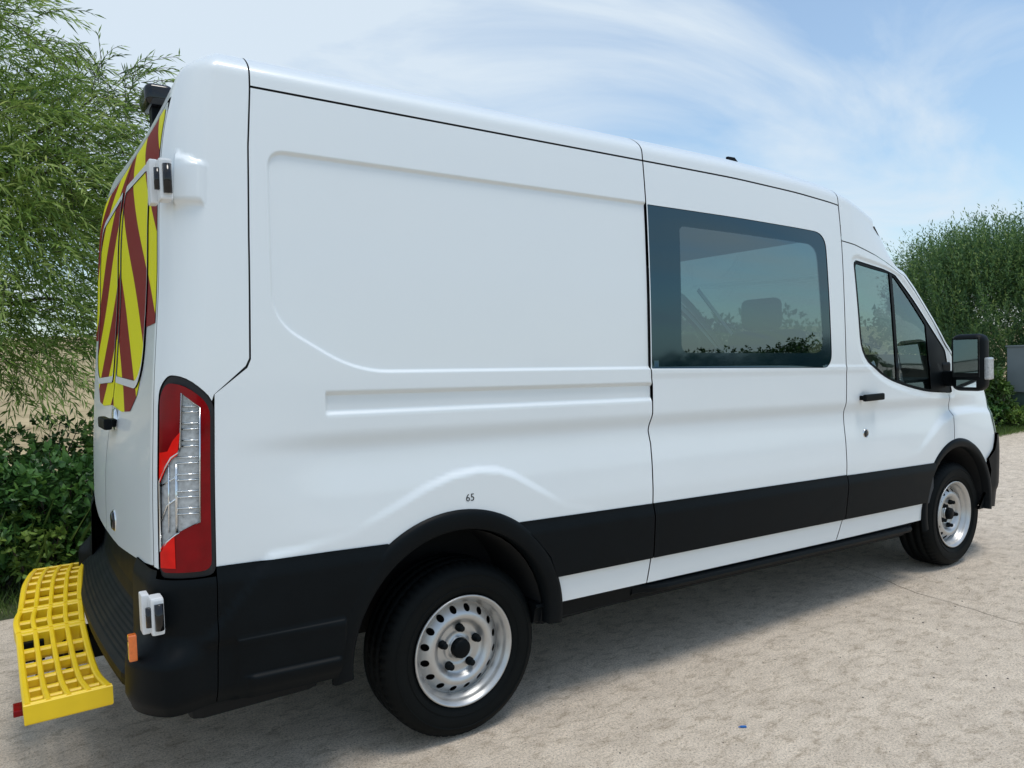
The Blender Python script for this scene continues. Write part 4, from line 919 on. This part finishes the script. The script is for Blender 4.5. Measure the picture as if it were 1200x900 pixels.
TAMA = leaf_mat('feathery_leaf', [(.03, .08, .04), (.09, .18, .07), (.20, .31, .09), (.44, .50, .18)], .42)
HEDGE = leaf_mat('hedge_leaf', [(.03, .07, .015), (.07, .14, .03), (.14, .24, .04), (.26, .36, .07)], .3)
GRASS = leaf_mat('grass_blade', [(.05, .09, .02), (.09, .16, .03), (.17, .24, .05), (.30, .30, .12)], .3)
def unit(v): return v/(np.linalg.norm(v, axis=-1, keepdims=True)+1e-12)
def leaves(name, P, D, L, W, m, parent, col, up_bias=1.0, broad=False, fold=.0, nrm=None):
    """one small blade per point: P base points, D directions, L lengths, W widths"""
    n = len(P); D = unit(D); ref = rng.normal(0, 1, (n, 3)); ref[:, 2] += up_bias
    S = unit(np.cross(D, ref)); N = np.cross(S, D); L = L[:, None]; W = W[:, None]
    if broad:
        A = P; B = P+D*L*.30+S*W*.5-N*W*fold; C = P+D*L*.30-S*W*.5-N*W*fold; E_ = P+D*L*.68+S*W*.38-N*W*fold-N*L*.06; F_ = P+D*L*.68-S*W*.38-N*W*fold-N*L*.06; T = P+D*L-N*L*.16; Mi = P+D*L*.45
        V = np.stack([A, B, E_, T, F_, C, Mi], 1).reshape(-1, 3); q = np.array([(0, 6, 1), (1, 6, 2), (2, 6, 3), (3, 6, 4), (4, 6, 5), (5, 6, 0)]); k = 7
    else:
        Dr = np.array([0, 0, -1.])*L*.10
        V = np.stack([P, P+D*L*.45+S*W*.5, P+D*L+Dr, P+D*L*.45-S*W*.5], 1).reshape(-1, 3); q = np.array([(0, 1, 2), (0, 2, 3)]); k = 4
    F = (np.arange(n)[:, None, None]*k+q[None]).reshape(-1, 3)
    me = bpy.data.meshes.new(name); me.vertices.add(len(V)); me.vertices.foreach_set('co', V.ravel()); me.loops.add(F.size); me.loops.foreach_set('vertex_index', F.ravel().astype(np.int32))
    me.polygons.add(len(F)); me.polygons.foreach_set('loop_start', np.arange(0, F.size, 3, dtype=np.int32)); me.polygons.foreach_set('loop_total', np.full(len(F), 3, np.int32)); me.update(calc_edges=True)
    at = me.attributes.new('leaf', 'FLOAT', 'POINT'); at.data.foreach_set('value', np.repeat(np.clip(col, 0, 1), k).astype(np.float32))
    me.materials.append(m); return link(bpy.data.objects.new(name, me), parent)
def sample_lumps(lumps, n):
    """points in a union of ellipsoids (cx,cy,cz, rx,ry,rz, weight), denser towards the surface"""
    w = np.array([l[6] for l in lumps]); w = w/w.sum(); idx = rng.choice(len(lumps), n, p=w); A = np.array([l[:6] for l in lumps])[idx]
    d = unit(rng.normal(0, 1, (n, 3))); r = rng.uniform(.25, 1, n)**.45; return A[:, :3]+d*A[:, 3:]*r[:, None], d
# willow: many drooping twigs with narrow leaves
wt = empty('willow_tree', (-2.2, 4.9, 0)); tag(wt, 'narrow-leaved willow tree hanging over the shrubs left of the van', 'tree')
def willow_twigs(lumps, n, per, len_r, tw=None):
    P0, d0 = sample_lumps(lumps, n)
    d0 = unit(d0*np.array([1, 1, .5])+np.array([.35, -.1, .25])+rng.normal(0, .45, (n, 3))); Ls = rng.uniform(*len_r, n); PP = []; DD = []; paths = []
    side = unit(np.cross(d0, rng.normal(0, 1, (n, 3))))
    tone = rng.uniform(-.15, .2, n); CC = []
    for k in range(per):
        f = (k+1)/per; pos = P0+d0*(Ls*f)[:, None]+np.array([0, 0, -1.])*(.42*(Ls*f)**2/np.maximum(.5, Ls))[:, None]
        tang = unit(d0+np.array([0, 0, -1.])*(.84*f)); s = side*(1 if k % 2 else -1); sp_ = rng.normal(0, .22, (n, 3))
        PP.append(pos); DD.append(unit(tang*.9+s*.55+sp_)); CC.append(.46+tone*1.9+rng.normal(0, .17, n))
        if k % 3 == 0 or k == per-1: paths.append(pos)
    return np.concatenate(PP), np.concatenate(DD), np.concatenate(CC), P0, np.stack(paths, 1)
lumps = [(-2.4, 4.6, 3.0, 1.5, 1.0, 1.35, 5), (-1.45, 4.1, 2.45, .95, .8, .95, 4.0), (-1.55, 4.2, 3.45, .9, .8, .8, 3.2), (-1.0, 4.1, 3.15, .65, .6, .6, 1.5), (-2.0, 4.2, 4.35, 1.0, .8, .55, 1.2), (-1.15, 4.0, 1.75, .5, .5, .35, .6), (-2.2, 4.2, 1.9, .8, .6, .5, 1.0)]
P_, D_, C_, P0_, paths = willow_twigs(lumps, 3000, 18, (.35, .80))
crown = leaves('crown', P_-np.array(wt.location), D_, rng.uniform(.07, .135, len(P_)), rng.uniform(.011, .018, len(P_)), WILLOW, wt, C_, .5)
lum2 = [(-.75, 4.1, 3.80, .45, .4, .30, 1), (-1.4, 4.2, 4.30, .55, .4, .35, .8), (-.42, 4.1, 3.92, .32, .3, .22, .8), (-.75, 4.0, 3.3, .3, .3, .4, .6)]
P2_, D2_, C2_, P02_, paths2 = willow_twigs(lum2, 230, 15, (.35, .66))
crown2 = leaves('crown', P2_-np.array(wt.location), D2_, rng.uniform(.07, .13, len(P2_)), rng.uniform(.009, .014, len(P2_)), WILLOW, wt, C2_-.2, .5)
tw = MB(); o_ = Vector(wt.location)
def limb(mb, a, b, r0, r1, sag=0.0, n=7, jit=.04):
    a, b = Vector(a), Vector(b); pts = []; rs_ = []
    for k in range(n+1):
        f = k/n; p = a.lerp(b, f)+Vector((random.gauss(0, jit), random.gauss(0, jit), random.gauss(0, jit)))*math.sin(f*math.pi)+Vector((0, 0, sag*math.sin(f*math.pi))); pts.append(p-o_); rs_.append(r0+(r1-r0)*f)
    mb.tube(pts, rs_, 7)
trunk = MB(); limb(trunk, (-2.5, 4.9, -.05), (-2.35, 4.8, 1.6), .13, .10); limb(trunk, (-2.35, 4.8, 1.6), (-2.0, 4.6, 2.9), .10, .06); trunk.build('trunk', BARK, wt)
for tgt in [(-.9, 4.1, 3.3), (-1.2, 4.1, 2.6), (-1.5, 4.2, 4.2), (-2.3, 4.2, 4.4), (-1.0, 4.05, 2.1), (-.65, 4.1, 3.9), (-3.2, 4.6, 3.6), (-1.9, 3.9, 2.3)]: limb(tw, (-2.2, 4.7, random.uniform(1.5, 2.6)), tgt, .045, .008, .1)
for i in rng.choice(len(P0_), 320, replace=False): tw.tube([Vector(q)-o_ for q in paths[i]], [.0035, .003, .0026, .0022, .002, .0015, .001, .001][:paths.shape[1]], 4, False)
for i in range(len(P02_)): tw.tube([Vector(q)-o_ for q in paths2[i]], [.0035, .003, .0026, .0022, .002, .0015, .001][:paths2.shape[1]], 4, False)
tw.build('branches', BARK, wt)
# broad-leaved shrubs along the yard edge, left
def shrub(name, loc, r, h, n, L, m, label, cat='shrub', group=None, tone=0., shape=.8, seed=0):
    s = empty(name, loc); tag(s, label, cat, group); x, y, z = 0, 0, 0
    lum = [(random.uniform(-.5, .5)*r, random.uniform(-.35, .35)*r, h*random.uniform(.3, .72), r*random.uniform(.35, .6), r*random.uniform(.35, .55), h*random.uniform(.2, .32), 1) for _ in range(9)]
    P, d = sample_lumps(lum, n); P[:, 2] = np.clip(P[:, 2], .02, None); tn = np.repeat(rng.normal(0, .18, n//12+1), 12)[:n]
    # leaves in whorls round a shoot tip
    k = 7; base = P[:n//k]; dd = unit(d[:n//k]+np.array([0, -.25, .55])); P = np.repeat(base, k, 0)+rng.normal(0, L*.22, (len(base)*k, 3)); D = unit(np.repeat(dd, k, 0)*.5+rng.normal(0, .62, P.shape)+np.array([0, 0, -.05]))
    c = .40+tone+np.repeat(rng.normal(0, .17, len(base)), k)+rng.normal(0, .07, len(P))
    leaves('foliage', P, D, rng.uniform(.6, 1.2, len(P))*L, rng.uniform(.42, .62, len(P))*L, m, s, c, 1.6, True, .12)
    mb = MB()
    for q in base[::max(1, len(base)//40)]: mb.tube([(q[0]*.15, q[1]*.15, 0), (q[0]*.6, q[1]*.6, q[2]*.6), tuple(q)], [.010, .006, .003], 5, False)
    mb.build('stem', BARK, s); return s
shrub('shrub', (-1.75, 2.75, 0), .62, .95, 5200, .075, BROAD, 'dark green broad-leaved shrub behind the yellow step, at the left picture edge')
shrub('shrub', (-1.15, 2.72, 0), .60, .98, 5600, .070, BROAD, 'dark green broad-leaved shrub against the rear bumper of the van', tone=.04)
shrub('shrub', (-.45, 2.9, 0), .6, 1.05, 4000, .07, BROAD, 'broad-leaved shrub hidden mostly behind the rear wheel end of the van')
shrub('shrub', (-1.4, 3.55, 0), .80, 1.42, 5600, .060, HEDGE, 'taller lighter green shrub under the hanging willow twigs', tone=-.15)
shrub('shrub', (-.7, 3.5, 0), .70, 1.38, 4200, .065, HEDGE, 'taller shrub beside the rear door handle of the van', tone=-.08)
shrub('shrub', (-2.4, 3.4, 0), .80, 1.30, 4200, .065, BROAD, 'tall dark shrub at the far left below the willow', tone=.05)
s1 = shrub('shrub', (-1.33, 2.42, 0), .26, .62, 900, .055, HEDGE, 'small shoot with bright lime-green leaves among the darker shrubs', tone=.25)
# long grasses leaning out of the shrubs
def grass(name, xr, yr, n, h, label, tone=0., zmax=0.0):
    P = np.stack([rng.uniform(*xr, n), rng.uniform(*yr, n), rng.uniform(0, .001+zmax, n)], 1); D = unit(rng.normal(0, .45, (n, 3))*np.array([1, 1, 0])+np.array([0, -.15, 1.])); 
    o = leaves(name, P, D, rng.uniform(.4, 1.2, n)*h, rng.uniform(.004, .009, n)*(h/.15)**.5, GRASS, None, .4+tone+rng.normal(0, .2, n), 0.); tag(o, label, None, None, 'stuff'); return o
grass('verge_grass', (-4, 14), (1.95, 2.75), 34000, .09, 'short green grass along the edge of the concrete')
grass('tall_grass', (-2.4, -.3), (2.5, 3.3), 900, .75, 'long thin grass blades leaning out of the shrubs', -.05)
# right side: tall feathery shrub, lower hedge, cabinet
tb = empty('tamarisk_bush', (14.6, 3.7, 0)); tag(tb, 'tall feathery green bush rising beyond the front of the van', 'bush')
lum = [(0, 0, 1.8, 1.9, 1.75, 1.6, 4.6), (.1, .6, 2.45, 1.1, .9, .85, 1.6), (0, -.3, 2.65, 1.2, 1.0, .75, 1.8), (0, -1.2, 2.6, .9, .8, .7, 1.1), (0, 1.2, 2.3, .8, .75, 1.0, 1.2), (0, -1.4, 1.9, 1.2, 1.1, 1.5, 2.4)]
nt_ = 7600; P0, d0 = sample_lumps(lum, nt_); dd = unit(d0*np.array([.5, .5, .3])+np.array([0, 0, 1.2])+rng.normal(0, .22, (nt_, 3))); PP = []; DD = []; CC = []; tn = rng.normal(0, .15, nt_)
Ls = rng.uniform(.30, .80, nt_)
for k in range(18):
    f = k/18; pos = P0+dd*(Ls*f)[:, None]+rng.normal(0, .012, (nt_, 3)); PP.append(pos); DD.append(unit(dd+rng.normal(0, .55, (nt_, 3)))); CC.append(.30+tn+.22*f+rng.normal(0, .1, nt_))
PP = np.concatenate(PP); DD = np.concatenate(DD); CC = np.concatenate(CC)
leaves('crown', PP, DD, rng.uniform(.04, .11, len(PP)), rng.uniform(.012, .026, len(PP)), TAMA, tb, CC, .3)
mb = MB()
for i in range(26): q = P0[i]*np.array([.9, .9, .7]); mb.tube([(q[0]*.1+.5, q[1]*.1, 0), (q[0]*.5+.4, q[1]*.5, q[2]*.55), tuple(q)], [.03, .016, .005], 5, False)
mb.build('branches', BARK, tb)
def hedge_lump(loc, r, h, n, L, m, label, tone=0., cat='hedge'): return shrub('hedge', loc, r, h, n, L, m, label, cat, None, tone)
hedge_lump((11.9, 3.6, 0), .85, 1.45, 5200, .085, HEDGE, 'bright green hedge beside the grey cabinet, just past the wing mirror', .08)
hedge_lump((12.6, 2.9, 0), .6, 1.15, 2600, .08, HEDGE, 'hedge growing in front of the grey cabinet, left side', -.05)
hedge_lump((12.0, 2.75, 0), .55, .55, 2600, .07, BROAD, 'low dark shrub at the foot of the grey cabinet', .0, 'shrub')
hedge_lump((11.4, 2.75, 0), .75, .36, 3600, .05, HEDGE, 'low lime-green ground plants beside the concrete past the van nose', .22, 'plants')
hedge_lump((12.6, 2.45, 0), .55, .34, 2200, .05, HEDGE, 'low lime-green ground plants at the right picture edge', .2, 'plants')
cb = empty('utility_cabinet', (13.4, 2.35, 0)); tag(cb, 'plain grey box cabinet standing in the greenery at the right edge', 'cabinet')
def rel(mb, name, m): return mb.build(name, m, cb)
rel(MB().box((-.35, -.85, .55), (.35, .40, 1.33), bev=.01), 'cabinet_body', CAB); rel(MB().box((-.30, -.80, .0), (.30, .35, .55), bev=.01), 'plinth', mat('green_plinth', (.06, .10, .085), .6, noise=(6, .2)))
rel(MB().box((-.37, -.87, 1.33), (.37, .42, 1.355), bev=.006), 'lid', CAB)
# hedges seen through the windows and in the glass
for i, (x, y, r, h, lab) in enumerate([(4.5, 9.0, 2.0, 2.3, 'green hedge seen through the rear window of the cab'), (8.2, 9.3, 2.1, 2.5, 'green hedge seen through the middle of the side window'), (12.5, 10.5, 2.3, 2.7, 'green hedge seen through the front door window'), (17.5, 11.5, 2.6, 2.9, 'far hedge behind the feathery bush'), (19.5, 7.2, 2.4, 2.8, 'hedge behind the grey cabinet')]):
    shrub('hedge', (x, y, 0), r, h, 4200, .16, HEDGE, lab, 'hedge', None, -.1)
for i, (x, y, r, h, lab) in enumerate([(6, -13.5, 2.6, 2.6, 'hedge across the yard reflected in the side window'), (11, -13, 2.8, 3.0, 'taller hedge across the yard reflected in the side window'), (16.5, -12.5, 3, 3.2, 'broad hedge across the yard reflected near the front door'), (22.5, -12.5, 3, 3.4, 'hedge at the far end of the yard reflected in the door glass'), (29, -12, 3, 3.6, 'last hedge across the yard reflected in the door glass'), (0, -13.5, 3, 2.8, 'hedge across the yard opposite the rear wheel')]):
    shrub('hedge', (x, y-3, 0), r, h*.72, 9000, .11, HEDGE, lab, 'hedge', None, -.25)
# litter and loose stones on the concrete
bl = MB().box((-.012, -.004, 0), (.012, .004, .006), bev=.001).box((-.02, -.002, .001), (-.010, .002, .003)).build('plastic_scrap', BLUE); bl.location = (.905, -1.59, .002); bl.rotation_euler = (0, 0, R(-35)); tag(bl, 'small blue plastic scrap lying on the concrete', 'litter')
V = []; mbs = MB()
for i in range(320):
    x = random.uniform(-.6, 9); y = random.uniform(-3.0, 1.2) if x > 4.6 else random.uniform(-3.2, -1.0); r = random.uniform(.0012, .0045)*(1+.10*max(0, x))
    bm = bmesh.new(); bmesh.ops.create_icosphere(bm, subdivisions=1, radius=r)
    for v in bm.verts: v.co = Vector((v.co.x*random.uniform(.7, 1.3)+x, v.co.y*random.uniform(.7, 1.3)+y, v.co.z*.5+r*.3))
    bm.verts.index_update(); mbs.add([v.co[:] for v in bm.verts], [[v.index for v in f.verts] for f in bm.faces]); bm.free()
st_ = mbs.build('loose_grit', STONEM); tag(st_, 'scattered dark specks of grit on the concrete', None, None, 'stuff')
